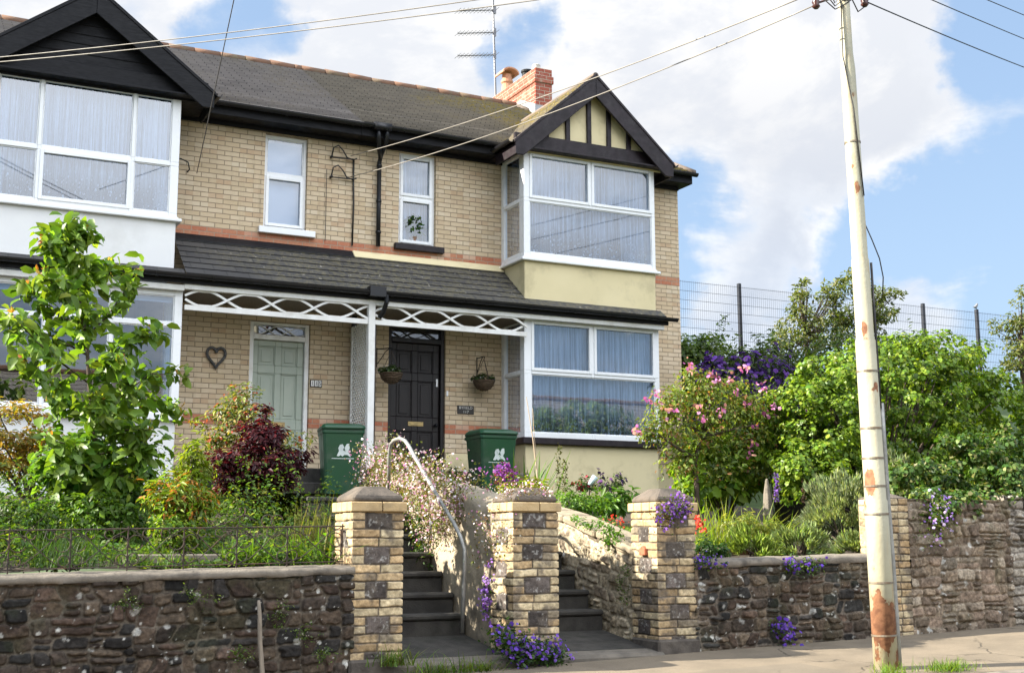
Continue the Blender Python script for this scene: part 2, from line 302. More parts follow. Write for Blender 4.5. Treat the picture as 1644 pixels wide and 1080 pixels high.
def pole_mat():
    m, t = new_mat('peeling cream pole paint'); v = obj_vec(t)
    col = t.mix(t.ramp(t.noise(v, 2.5, 6), .35, .65), (.40, .37, .255), (.34, .315, .22))
    z = t.n('ShaderNodeSeparateXYZ', ins={0: v}).outputs[2]
    vs = t.o('ShaderNodeMapping', ins={0: v, 3: (1, 1, .45)})
    base = t.ramp(z, 1.2, .1, -.05, .085)
    r = t.math('ADD', t.noise(vs, 5.5, 8, .62), base)
    streak = t.ramp(t.noise(t.o('ShaderNodeMapping', ins={0: v, 3: (1, 1, .10)}), 13, 4, .6), .58, .74, 0, .75)
    col = t.mix(streak, col, (.42, .30, .16))
    wv = t.o('ShaderNodeVectorMath', operation='ADD', ins={0: v, 1: t.o('ShaderNodeVectorMath', operation='SCALE', ins={0: t.n('ShaderNodeTexNoise', ins={'Vector': v, 'Scale': 14., 'Detail': 5.}).outputs['Color'], 'Scale': .10})})
    for px, py, rad, wt in ((1363, 262, .085, .30), (1378, 300, .06, .22), (1352, 118, .04, .2), (1366, 190, .05, .18), (1383, 528, .10, .26), (1374, 565, .05, .2), (1405, 620, .05, .2), (1398, 775, .12, .30), (1388, 840, .05, .18), (1398, 905, .10, .28), (1420, 1000, .16, .25), (1410, 960, .08, .22), (1372, 150, .03, .2), (1376, 420, .05, .16), (1392, 690, .06, .2)):
        c = at(px, py, y=-9.97)+.05
        t.o('ShaderNodeVectorMath', operation='DISTANCE', ins={0: t.o('ShaderNodeVectorMath', operation='MULTIPLY', ins={0: wv, 1: (1, 1, .6)}), 1: (c[0], c[1], c[2]*.6)})
        r = t.math('ADD', r, t.ramp(t.t.nodes[-1].outputs['Value'], rad, rad*.3, 0, wt))
    rust = t.ramp(r, .60, .625)
    rc = t.mix(t.ramp(t.noise(v, 18, 5), .35, .65), (.15, .062, .03), (.27, .125, .06))
    col = t.mix(t.ramp(r, .50, .60, 0, .55), col, (.33, .25, .14))
    col = t.mix(rust, col, rc)
    return finish(t, m, t.o('ShaderNodeBsdfPrincipled', ins={'Base Color': col, 'Roughness': t.ramp(rust, 0, 1, .45, .9), 'Normal': t.o('ShaderNodeBump', ins={'Strength': .5, 'Distance': .006, 'Height': t.math('SUBTRACT', t.noise(v, 30, 4), rust)})}))
MT['pole'] = pole_mat()

# ---------------------------------------------------------------- geometry helpers
class MB:
    """collects shapes and links them as ONE mesh object"""
    def __init__(s, tf=None): s.v = []; s.f = []; s.tf = tf
    def add(s, vs, fs):
        k = len(s.v)
        s.v += [tuple(s.tf(*p)) if s.tf else tuple(p) for p in vs]
        s.f += [tuple(i+k for i in f) for f in fs]; return s
    def box(s, x0, y0, z0, x1, y1, z1):
        x0, x1 = sorted((x0, x1)); y0, y1 = sorted((y0, y1)); z0, z1 = sorted((z0, z1))
        return s.add([(x0, y0, z0), (x1, y0, z0), (x1, y1, z0), (x0, y1, z0), (x0, y0, z1), (x1, y0, z1), (x1, y1, z1), (x0, y1, z1)],
                     [(0, 3, 2, 1), (4, 5, 6, 7), (0, 1, 5, 4), (1, 2, 6, 5), (2, 3, 7, 6), (3, 0, 4, 7)])
    def prism(s, poly, d):
        """closed polygon (3-D points) pushed along d"""
        n = len(poly); d = Vector(d); P = [Vector(p) for p in poly]
        return s.add([tuple(p) for p in P]+[tuple(p+d) for p in P],
                     [tuple(range(n))[::-1], tuple(range(n, 2*n))]+[(i, (i+1) % n, n+(i+1) % n, n+i) for i in range(n)])
    def bar(s, a, b, w, h=None, up=(0, 0, 1)):
        a = Vector(a); b = Vector(b); h = h or w; d = (b-a).normalized(); u = Vector(up)
        if abs(d.dot(u)) > .98: u = Vector((1, 0, 0))
        r = d.cross(u).normalized()*w/2; u = r.cross(d).normalized()*h/2
        return s.prism([a-r-u, a+r-u, a+r+u, a-r+u], b-a)
    def tube(s, pts, r, n=8, cap=True):
        P = [Vector(p) for p in pts]; R = r if hasattr(r, '__len__') else [r]*len(P)
        rings = []; prev = None
        for i, p in enumerate(P):
            d = (P[min(i+1, len(P)-1)]-P[max(i-1, 0)]).normalized()
            if prev is None:
                u = d.orthogonal().normalized()
            else:
                u = (prev-d*prev.dot(d)); u = u.normalized() if u.length > 1e-6 else d.orthogonal().normalized()
            prev = u; w_ = d.cross(u)
            rings.append([tuple(p+(u*math.cos(2*PI*k/n)+w_*math.sin(2*PI*k/n))*R[i]) for k in range(n)])
        vs = [q for g in rings for q in g]; fs = []
        for i in range(len(P)-1):
            for k in range(n):
                a = i*n+k; b = i*n+(k+1) % n; fs.append((a, b, b+n, a+n))
        if cap: fs += [tuple(range(n))[::-1], tuple(range(len(vs)-n, len(vs)))]
        return s.add(vs, fs)
    def lathe(s, prof, c=(0, 0, 0), n=16, ax='z'):
        vs = []; fs = []
        for r, z in prof:
            for k in range(n): vs.append((c[0]+r*math.cos(2*PI*k/n), c[1]+r*math.sin(2*PI*k/n), c[2]+z))
        m = len(prof)
        for i in range(m-1):
            for k in range(n): a = i*n+k; b = i*n+(k+1) % n; fs.append((a, b, b+n, a+n))
        fs += [tuple(range(n))[::-1], tuple(range((m-1)*n, m*n))]
        return s.add(vs, fs)
    def build(s, name, mat, parent=None, smooth=False, bevel=0, uv=None):
        me = bpy.data.meshes.new(name); me.from_pydata(s.v, [], s.f); me.update()
        o = link(name, me, mat, parent, smooth)
        if bevel:
            b = o.modifiers.new('bevel', 'BEVEL'); b.width = bevel; b.segments = 1; b.limit_method = 'ANGLE'; b.angle_limit = .7
        if uv:
            L = me.uv_layers.new(name='metres')
            for lp in me.loops: L.data[lp.index].uv = uv(me.vertices[lp.vertex_index].co)
        return o
def wloc(o):
    v = Vector((0, 0, 0))
    while o: v = v+o.location; o = o.parent
    return v
def link(name, me, mat, parent=None, smooth=False):
    if mat: me.materials.append(MT[mat] if isinstance(mat, str) else mat)
    if smooth: me.polygons.foreach_set('use_smooth', [True]*len(me.polygons))
    o = bpy.data.objects.new(name, me); COL.objects.link(o)
    if parent: o.parent = parent; o.location = -wloc(parent)
    return o
def tag(o, label, cat, group=None):
    o['label'] = label; o['category'] = cat
    if group: o['group'] = group
    return o
def thing(name, label, cat, loc=(0, 0, 0), group=None):
    o = bpy.data.objects.new(name, None); COL.objects.link(o); o.location = loc; o.empty_display_size = .2
    return tag(o, label, cat, group)
def struct(o, kind='structure'): o['kind'] = kind; return o
def copy_tree(o, parent=None):
    c = o.copy(); COL.objects.link(c)
    if parent: c.parent = parent
    for ch in list(o.children): copy_tree(ch, c)
    return c
def np_mesh(name, V, F, mat, parent=None, cols=None, smooth=False):
    """V (n,3), F list of equal-length int arrays (k,m)"""
    me = bpy.data.meshes.new(name); V = np.asarray(V, np.float32)
    me.vertices.add(len(V)); me.vertices.foreach_set('co', V.ravel())
    Fs = F if isinstance(F, list) else [F]
    ls = np.concatenate([f.ravel() for f in Fs]).astype(np.int32)
    tot = np.concatenate([np.full(len(f), f.shape[1]) for f in Fs]).astype(np.int32)
    st = np.concatenate([[0], np.cumsum(tot)[:-1]]).astype(np.int32)
    me.loops.add(len(ls)); me.loops.foreach_set('vertex_index', ls)
    me.polygons.add(len(tot)); me.polygons.foreach_set('loop_start', st); me.polygons.foreach_set('loop_total', tot)
    me.update(calc_edges=True); me.validate()
    if cols is not None:
        a = me.color_attributes.new('Col', 'FLOAT_COLOR', 'POINT')
        C = np.ones((len(V), 4), np.float32); C[:, :3] = cols; a.data.foreach_set('color', C.ravel())
    return link(name, me, mat, parent, smooth)

def vnoise(X, Y, f, seed):
    """smooth value noise 0..1"""
    r = np.random.default_rng(seed); T = r.random((64, 64))
    x = X*f; y = Y*f; i = np.floor(x).astype(int); j = np.floor(y).astype(int); a = x-i; b = y-j
    a = a*a*(3-2*a); b = b*b*(3-2*b)
    g = lambda p, q: T[p % 64, q % 64]
    return (g(i, j)*(1-a)+g(i+1, j)*a)*(1-b)+(g(i, j+1)*(1-a)+g(i+1, j+1)*a)*b
def fbm(X, Y, f, seed, o=4):
    s = 0; k = 1; t = 0
    for i in range(o): s = s+vnoise(X, Y, f*2**i, seed+i)*k; t += k; k *= .55
    return s/t
def sstep(x, a, b):
    t = np.clip((x-a)/(b-a), 0, 1); return t*t*(3-2*t)

# ---- rubble stone layout: relief and own colour per stone
def rubble(U, W, seed, rows=(.08, .17), widths=(.10, .34), pal=None, mortar=(.17, .14, .11), mw=.012, lichen=1., bulge=.028, moss=.0):
    r = np.random.default_rng(seed)
    u = U+(fbm(U, W, 5, seed+50)-.5)*.045+(vnoise(U, W, 21, seed+51)-.5)*.012+(vnoise(U*.6, W, 6.5, seed+52)-.5)*.12; w_ = W+(fbm(U, W, 4, seed+60)-.5)*.05+(vnoise(U, W, 19, seed+61)-.5)*.012
    lo, hi = w_.min()-.3, w_.max()+.3
    H = np.zeros_like(U); C = np.zeros(U.shape+(3,)); pal = np.array(pal); rr = .032
    xb = [u.min()-.1]
    while xb[-1] < u.max()+.1: xb.append(xb[-1]+r.uniform(.30, .75))
    for bi in range(len(xb)-1):
        mb_ = (u >= xb[bi]) & (u < xb[bi+1])
        if not mb_.any(): continue
        ze = [lo-r.random()*.1]
        while ze[-1] < hi: ze.append(ze[-1]+r.uniform(*rows))
        ze = np.array(ze); row = np.clip(np.searchsorted(ze, w_)-1, 0, len(ze)-2)
        for k in np.unique(row[mb_]):
            m = mb_ & (row == k); xe = [xb[bi]]
            while xe[-1] < xb[bi+1]-widths[0]*.7: xe.append(xe[-1]+r.uniform(*widths)*(.75+.5*r.random()))
            if xb[bi+1]-xe[-1] < widths[0]*.6 and len(xe) > 1: xe[-1] = xb[bi+1]
            else: xe.append(xb[bi+1])
            xe = np.minimum(np.array(xe), xb[bi+1]); c = np.clip(np.searchsorted(xe, u[m], 'right')-1, 0, len(xe)-2)
            uu = u[m]; ww = w_[m]
            split = (r.random(len(xe)) < .22)[c]; mid = (ze[k]+ze[k+1])/2
            zl = np.where(split & (ww > mid), mid, ze[k]); zh = np.where(split & (ww <= mid), mid, ze[k+1])
            dx = np.minimum(uu-xe[c], xe[c+1]-uu); dz = np.minimum(ww-zl, zh-ww)
            d = rr-np.hypot(rr-np.clip(dx, -.01, rr), rr-np.clip(dz, -.01, rr))
            sid = c*2+(split & (ww > mid)); q = 2*len(xe)+4
            off = r.normal(0, .011, q)[sid]; tone = r.random(q)[sid]; hue = r.integers(0, len(pal), q)[sid]
            mwl = mw*(.35+1.0*fbm(uu, ww, 7, seed+9))
            s = sstep(d, mwl*.5, mwl*1.6)
            H[m] = s*(bulge+off)+(fbm(uu, ww, 20, seed+3)-.5)*.026*s
            cs = pal[hue]*(.55+.9*tone)[:, None]*(.55+.9*fbm(uu+hue*3.1, ww, 24, seed+33, 3))[:, None]
            sm = sstep(d, mwl*.4, mwl*.9)[:, None]
            C[m] = cs*sm+np.array(mortar)*(.5+1.0*fbm(uu, ww, 14, seed+5))[:, None]*(1-sm)
    C *= (.55+.9*fbm(U, W, 7, seed+7, 5))[..., None]
    # pale lichen discs, few large, many small
    n = int(26*lichen*(U.max()-U.min())*(W.max()-W.min())*4)
    for i in range(n):
        x = r.uniform(U.min(), U.max()); z = r.uniform(W.min(), W.max()); q = r.random()**5*.030+.0045
        dd = np.hypot((U-x)*(.8+.5*r.random()), W-z)+(vnoise(U, W, 45, seed+i)-.5)*q*.9
        k = sstep(dd, q, q*.7)[..., None]*r.uniform(.55, .95)
        C = C*(1-k)+np.array((.50, .49, .45))*r.uniform(.6, 1.)*k
    if moss:
        k = (sstep(fbm(U, W, 3, seed+30), .56, .68)*moss)[..., None]; C = C*(1-k)+np.array((.06, .085, .02))*k
    return H, C
STONE_PAL = [(.050, .034, .025), (.062, .045, .032), (.024, .021, .019), (.072, .054, .038), (.018, .017, .016), (.058, .039, .029), (.040, .030, .023)]

def relief_wall(name, x0, x1, y, zb, zt, depth, H, C, mat, parent=None, facing=-1, axis='x'):
    """a wall whose front is a relief grid; zb(u), zt(u) give its foot and top"""
    nu, nw = H.shape
    U = np.linspace(x0, x1, nu)
    t = np.linspace(0, 1, nw)
    Z = np.array([zb(a)+(zt(a)-zb(a))*t for a in U])
    UU = np.repeat(U[:, None], nw, 1)
    D = y+facing*H
    P = np.stack([UU, D, Z], -1) if axis == 'x' else np.stack([D, UU, Z], -1)
    V = P.reshape(-1, 3); idx = np.arange(nu*nw).reshape(nu, nw)
    F = np.stack([idx[:-1, :-1], idx[1:, :-1], idx[1:, 1:], idx[:-1, 1:]], -1).reshape(-1, 4)
    if (axis == 'x') != (facing < 0): F = F[:, ::-1]
    # box behind
    k = len(V); b = y-facing*depth
    bk = [(U[0], zb(U[0])), (U[-1], zb(U[-1])), (U[-1], zt(U[-1])), (U[0], zt(U[0]))]
    B = np.array([(a, b, z) if axis == 'x' else (b, a, z) for a, z in bk]+[(a, y-facing*.004, z) if axis == 'x' else (y-facing*.004, a, z) for a, z in bk])
    V = np.vstack([V, B]); cc = np.vstack([C.reshape(-1, 3), np.tile(C.reshape(-1, 3).mean(0), (8, 1))])
    q = lambda *a: np.array([a])+k
    F2 = np.vstack([F, q(0, 3, 2, 1), q(0, 1, 5, 4), q(1, 2, 6, 5), q(2, 3, 7, 6), q(3, 0, 4, 7)])
    return np_mesh(name, V, F2, mat, parent, cc)

# ---- foliage
LEAF = {
 'diamond': ([(0, 0, 0), (.45, .5, .10), (1, 0, -.10), (.45, -.5, .10)], [(0, 2, 1), (0, 3, 2)]),
 'broad': ([(0, 0, 0), (.30, .42, .09), (.70, .36, .05), (1, 0, -.16), (.70, -.36, .05), (.30, -.42, .09), (.30, 0, 0), (.70, 0, -.04)],
           [(0, 6, 1), (6, 7, 2), (6, 2, 1), (7, 3, 2), (0, 5, 6), (6, 5, 4), (6, 4, 7), (7, 4, 3)]),
 'ivy': ([(0, 0, 0), (.10, .46, .02), (.45, .34, .06), (.55, .5, .0), (1, 0, -.10), (.55, -.5, .0), (.45, -.34, .06), (.10, -.46, .02)],
         [(0, 2, 1), (0, 4, 2), (2, 4, 3), (0, 7, 6), (0, 6, 4), (6, 5, 4)]),
 'lance': ([(0, 0, 0), (.35, .5, .08), (.75, .36, 0), (1, 0, -.14), (.75, -.36, 0), (.35, -.5, .08)], [(0, 2, 1), (0, 3, 2), (0, 5, 4), (0, 4, 3)]),
 'flower': ([(.0, .0, .12), (.5, .0, 0), (.25, .43, 0), (-.25, .43, 0), (-.5, 0, 0), (-.25, -.43, 0), (.25, -.43, 0)], [(0, 1, 2), (0, 2, 3), (0, 3, 4), (0, 4, 5), (0, 5, 6), (0, 6, 1)]),
}
def norm(a): return a/np.maximum(np.linalg.norm(a, axis=-1, keepdims=True), 1e-9)
def leaf_mesh(name, P, N, T, size, wid, cols, mat, parent, kind='diamond'):
    """one mesh of many leaves: base points, face normals, tip directions"""
    if len(P) == 0: return None
    tv, tf = LEAF[kind]; tv = np.array(tv); tf = np.array(tf); n = len(P)
    N = norm(N); T = norm(T-N*(T*N).sum(-1, keepdims=True)); B = np.cross(N, T)
    size = np.broadcast_to(np.asarray(size, float), (n,))
    V = P[:, None]+(tv[None, :, 0, None]*T[:, None]+tv[None, :, 1, None]*wid*B[:, None]+tv[None, :, 2, None]*N[:, None])*size[:, None, None]
    F = (tf[None]+(np.arange(n)*len(tv))[:, None, None]).reshape(-1, tf.shape[1])
    C = np.repeat(cols, len(tv), 0)
    return np_mesh(name, V.reshape(-1, 3), F, mat, parent, C)
def rdir(n): return norm(RNG.normal(size=(n, 3)))
def pick(pal, n, jit=.22, w=None):
    p = np.array(pal)[RNG.choice(len(pal), n, p=w)]
    return p*(1+RNG.normal(0, jit, (n, 1)))*(1+RNG.normal(0, .06, (n, 3))).clip(.5, 1.6)
def clump_points(c, rad, ncl, rcl, n, shell=.55, flat=.75, low=-.55):
    """leaf bases in uneven clumps over an ellipsoid; returns points, outward directions, clump centres"""
    c = np.array(c); rad = np.array(rad)
    d = rdir(ncl*4); d = d[d[:, 2] > low][:ncl]; k = len(d)
    lowr = d[:, 2] < 0; hxy = norm(d[:, :2]); d[lowr, :2] = hxy[lowr]*(1-.22*np.abs(d[lowr, 2:3]))*np.sqrt(RNG.uniform(.25, 1, (lowr.sum(), 1)))
    q = RNG.uniform(shell, 1, (k, 1))**.6
    cc = c+d*rad*q*RNG.uniform(.78, 1.08, (k, 1))
    r = rcl*RNG.uniform(.55, 1.35, k)
    wgt = r**2/np.sum(r**2); i = RNG.choice(k, n, p=wgt)
    e = rdir(n); s = RNG.uniform(.25, 1, (n, 1))**.5
    P = cc[i]+e*s*r[i][:, None]*np.array([1, 1, flat])
    out = norm(norm((P-c)/rad)*.8+e*.8)
    return P, out, cc
def leaves_on(name, parent, P, out, size, wid, pal, mat='leaf', kind='diamond', droop=.3, up=.5, jit=.22, wts=None, sj=.3, rand=.55):
    n = len(P); N = norm(out*.7+np.array([0, 0, up])+rdir(n)*rand)
    T = norm(out*.6+rdir(n)*.8+np.array([0, 0, -droop]))
    s = size*(1+RNG.normal(0, sj, n)).clip(.4, 1.7)
    return leaf_mesh(name, P, N, T, s, wid, pick(pal, n, jit, wts), mat, parent, kind)
def stems(name, parent, base, tips, r0=.018, r1=.004, mat='twig', sag=.1, n=5):
    mb = MB()
    for t in tips:
        b = np.array(base)+RNG.normal(0, .03, 3)*np.array([1, 1, 0]); t = np.array(t); k = []
        for j in range(5):
            a = j/4; p = b*(1-a)+t*a; p[2] += sag*math.sin(PI*a)*np.linalg.norm(t-b); p[:2] += RNG.normal(0, .012, 2)
            k.append(p)
        mb.tube(k, list(np.linspace(r0, r1, 5)), n)
    return mb.build(name, mat, parent, True)
def blades(name, parent, base, h, wdt, pal, mat='leaf', lean=.5, hj=.3, bend=.6):
    """grass or strap leaves: tapered bent strips from base points"""
    n = len(base); a = RNG.uniform(0, 2*PI, n); L = RNG.uniform(.1, 1, n)*lean
    d = np.stack([np.cos(a), np.sin(a), np.zeros(n)], -1); sd = np.stack([-np.sin(a), np.cos(a), np.zeros(n)], -1)
    H = h*(1+RNG.normal(0, hj, n)).clip(.35, 1.8); rows = []
    for t, ww in ((0, 1), (.35, .9), (.7, .65), (1, .04)):
        off = d*(H*L*t+H*bend*L*t*t)[:, None]; z = H*(t-.35*L*t*t*bend)
        c = np.array(base)+off; c[:, 2] += z
        rows += [c-sd*wdt*ww*.5, c+sd*wdt*ww*.5]
    V = np.stack(rows, 1).reshape(-1, 3); F = []
    for k in range(3): F.append(np.array([2*k, 2*k+1, 2*k+3, 2*k+2]))
    F = (np.array(F)[None]+(np.arange(n)*8)[:, None, None]).reshape(-1, 4)
    return np_mesh(name, V, F, mat, parent, np.repeat(pick(pal, n), 8, 0))

G1 = (.045, .105, .014); G2 = (.07, .14, .018); G3 = (.03, .07, .013); GY = (.12, .17, .02); GD = (.02, .045, .012)
def shrub(name, label, cat, base, c, rad, ncl, rcl, n, size, wid, pal, mat='leaf', kind='diamond', wts=None, group=None, nst=14, bark='twig', r0=.018, flowers=None, low=-.9, **kw):
    t = thing(name, label, cat, tuple(base), group)
    P, out, cc = clump_points(c, rad, ncl, rcl, n, low=low, **{k: v for k, v in kw.items() if k in ('shell', 'flat')})
    ns = kw.pop('shoots', 16); m_ = int(max(8, n/ns*.11))
    for i in range(ns):
        j = RNG.integers(len(cc)); d = norm(norm((cc[j]-np.array(c))/np.array(rad))+np.array([0, 0, .7])+RNG.normal(0, .35, 3)); q = RNG.uniform(.3, 1, (m_, 1))**.7
        P = np.vstack([P, cc[j]+d*q*rcl*RNG.uniform(1.2, 2.3)+RNG.normal(0, .12*rcl, (m_, 3))]); out = np.vstack([out, norm(d+rdir(m_)*.8)])
    leaves_on('foliage', t, P, out, size, wid, pal, mat, kind, wts=wts, **{k: v for k, v in kw.items() if k in ('droop', 'up', 'jit', 'sj', 'rand')})
    if nst: stems('stem', t, base, cc[RNG.choice(len(cc), min(nst, len(cc)), False)], r0, .004, bark)
    if flowers:
        fn, fs, fp = flowers[:3]; k = RNG.choice(len(P), min(fn, len(P)), False)
        o = out[k]+np.array([0, -.25, .3])
        leaf_mesh('blossom', P[k]+norm(out[k])*size*.6, o+rdir(len(k))*.3, rdir(len(k)), fs*(1+RNG.normal(0, .25, len(k))).clip(.5, 1.6), 1, pick(fp, len(k), .15), 'petal', t, 'flower')
    return t

# ---------------------------------------------------------------- ground, road, pavement
def pave_z(x, y): return .137+.026*(x-7.06)+.04*(y+8.2)
def gz(x, y):
    """garden and hillside height"""
    t = min(max((y+7.9)/6.3, 0), 1); g = .93+(1.74-.93)*t
    if y > -1.6: g += 0
    k = min(max((x-12.6)/2.5, 0), 1)*min(max((y+4)/6, 0), 1.35); g += k*2.3
    if y > 3.5: g += min((y-3.5)*.12, 5)*min(max((x-12)/4, 0), 1)
    return g
def grid_mesh(name, xs, ys, zf, mat, jit=0, seed=3):
    X, Y = np.meshgrid(xs, ys, indexing='ij'); Z = np.vectorize(zf)(X, Y)
    if jit: Z = Z+(fbm(X+50, Y+50, 1.4, seed)-.5)*jit
    n, m = X.shape; idx = np.arange(n*m).reshape(n, m)
    F = np.stack([idx[:-1, :-1], idx[1:, :-1], idx[1:, 1:], idx[:-1, 1:]], -1).reshape(-1, 4)
    return struct(np_mesh(name, np.stack([X, Y, Z], -1).reshape(-1, 3), F, mat, None, None, True))
grid_mesh('ground', np.linspace(-900, 900, 37), np.linspace(-900, 900, 37), lambda x, y: -1.6+(max(0, y-20)*.03), 'grassland')
grid_mesh('pavement', np.linspace(-14, 30, 60), np.linspace(-10.45, -7.9, 8), pave_z, 'pavement', .015)
grid_mesh('road', np.linspace(-60, 90, 60), np.array([-20., -18, -15, -12, -10.62]), lambda x, y: pave_z(x, -10.5)-.15-.02*abs(y+10.5), 'road')
grid_mesh('hillside', np.linspace(11.9, 90, 60), np.linspace(-7.2, 70, 60), lambda x, y: gz(x, y)-.02 if x > 12.2 else gz(12.2, y)-.3, 'grassland', .1)
k = MB()
for i in range(-14, 30):
    a, b = pave_z(i, -10.5), pave_z(i+.99, -10.5)
    k.add([(i, -10.6, a-.3), (i+.99, -10.6, b-.3), (i+.99, -10.45, b-.3), (i, -10.45, a-.3), (i, -10.6, a-.005), (i+.99, -10.6, b-.005), (i+.99, -10.45, b+.004), (i, -10.45, a+.004)],
          [(0, 3, 2, 1), (4, 5, 6, 7), (0, 1, 5, 4), (1, 2, 6, 5), (2, 3, 7, 6), (3, 0, 4, 7)])
struct(k.build('kerb', 'coping', bevel=.012))
grid_mesh('garden_soil', np.concatenate([np.linspace(-6, 4.0, 50)]), np.linspace(-7.86, -.2, 44), gz, 'soil', .10)
o = grid_mesh('garden_soil', np.linspace(6.72, 12.3, 34), np.linspace(-7.86, -.2, 44), gz, 'soil', .08)
grid_mesh('garden_path', np.linspace(3.9, 6.8, 8), np.linspace(-5.45, -.9, 12), lambda x, y: 1.665+(y+5.45)*.02, 'concrete', .01)

# ---------------------------------------------------------------- windows and doors
def frame_cells(mb, u0, u1, z0, z1, lights, d0, d1):
    us = sorted({u0, u1, *[l[0] for l in lights], *[l[2] for l in lights]}); zs = sorted({z0, z1, *[l[1] for l in lights], *[l[3] for l in lights]})
    for a, b in zip(us, us[1:]):
        for c, d in zip(zs, zs[1:]):
            m, n = (a+b)/2, (c+d)/2
            if not any(l[0] < m < l[2] and l[1] < n < l[3] for l in lights): mb.box(a, d0, c, b, d1, d)
def curtain_mesh(name, tf, u0, u1, z0, z1, d, mat, parent, seed=0, amp=.045):
    r = np.random.default_rng(seed); n = max(int((u1-u0)/.012), 8); us = np.linspace(u0, u1, n)
    ph = np.cumsum(2*PI*(us[1]-us[0])/(.105*(1+.5*np.sin(us*9+seed)+.25*np.sin(us*23+seed*2))+.015)); nz = 5; zs = np.linspace(z0, z1, nz)
    V = []; 
    for i, u in enumerate(us):
        for z in zs:
            a = amp*(1.2-.5*(z-z0)/(z1-z0))
            V.append(tf(u, d+a*math.sin(ph[i])+.008*math.sin(u*31+z*3), z))
    idx = np.arange(n*nz).reshape(n, nz)
    F = np.stack([idx[:-1, :-1], idx[1:, :-1], idx[1:, 1:], idx[:-1, 1:]], -1).reshape(-1, 4)
    return np_mesh(name, V, F, mat, parent, None, True)
def window(parent, tf, u0, u1, z0, z1, lights, curtain='net', sash=.042, blind=None, seed=0, name='window', ctop=None, frame='white'):
    mb = MB(tf); frame_cells(mb, u0, u1, z0, z1, lights, 0, .075)
    gl = MB(tf)
    for l in lights:
        a, c, b, d, op = l; w_ = sash if op else .016; p = -.016 if op else .014
        mb.box(a-.008*op, p, c-.008*op, a+w_, .06, d+.008*op); mb.box(b-w_, p, c-.008*op, b+.008*op, .06, d+.008*op)
        mb.box(a+w_, p, c-.008*op, b-w_, .06, c+w_); mb.box(a+w_, p, d-w_, b-w_, .06, d+.008*op)
        gl.add([(a+w_, .03, c+w_), (b-w_, .03, c+w_), (b-w_, .03, d-w_), (a+w_, .03, d-w_)], [(0, 1, 2, 3)])
    win = mb.build(name, frame, parent, bevel=.005)
    gl.build('pane', 'glass', win)
    if curtain: curtain_mesh('curtain', tf, u0+.03, u1-.03, z0+.03, z1-.05, .15, curtain, win, seed)
    if blind: MB(tf).box(u0+.04, .11, blind, u1-.04, .115, z1-.06).build('blind', 'blind', win)
    return win
def front(y): return lambda u, d, z: (u, y+d, z)
def side(x, s=1): return lambda u, d, z: (x+s*d, u, z)

def door(parent, x0, x1, zb, zt, y, mat, frame_mat, panels, fan_top, fw=.065, knob=None, letter=None):
    fr = MB(); fr.box(x0-fw, y-.06, zb, x0, y+.06, fan_top+fw); fr.box(x1, y-.06, zb, x1+fw, y+.06, fan_top+fw)
    fr.box(x0, y-.06, fan_top, x1, y+.06, fan_top+fw); fr.box(x0, y-.062, zt, x1, y+.06, zt+.075)
    f = fr.build('door_frame', frame_mat, parent, bevel=.006)
    g = MB(); g.add([(x0, y, zt+.075), (x1, y, zt+.075), (x1, y, fan_top), (x0, y, fan_top)], [(0, 1, 2, 3)])
    g.build('fanlight', 'dark_glass', f)
    t = MB(); m = (zt+.075+fan_top)/2; hh = (fan_top-zt-.075)/2
    for s in (-1, 1):
        P = [(x0+(x1-x0)*i/20, y-.012, m+s*hh*.9*math.sin(2*PI*1.25*i/20+.9)) for i in range(21)]
        for a, b in zip(P, P[1:]): t.bar(a, b, .02, .012)
    t.build('tracery', frame_mat, f)
    d = MB(); L = [(a, c, b, e, 0) for a, c, b, e in panels]
    frame_cells(d, x0+.004, x1-.004, zb+.01, zt-.004, L, y, y+.045)
    for a, c, b, e in panels:
        d.box(a, y+.022, c, b, y+.04, e)
        for q in ((a, c, b, c+.018), (a, e-.018, b, e), (a, c+.018, a+.018, e-.018), (b-.018, c+.018, b, e-.018)): d.box(q[0], y+.008, q[1], q[2], y+.024, q[3])
        d.box(a+.05, y+.010, c+.05, b-.05, y+.025, e-.05)
    dd = d.build('door', mat, parent, bevel=.006)
    if letter:
        lx, lz = letter; mb = MB(); mb.box(lx-.13, y-.008, lz-.035, lx+.13, y+.0, lz+.035); mb.box(lx-.10, y-.014, lz-.018, lx+.10, y-.008, lz+.018)
        mb.build('letterbox', 'brass', dd, bevel=.003)
    if knob:
        kx, kz = knob; kb = MB(tf=lambda a, b, c: (kx+a, y-c, kz+b)); kb.lathe([(.02, 0), (.012, .02), (.028, .045), (.03, .06), (.015, .075)], n=14); kb.build('knob', 'black', dd, True)
    return dd

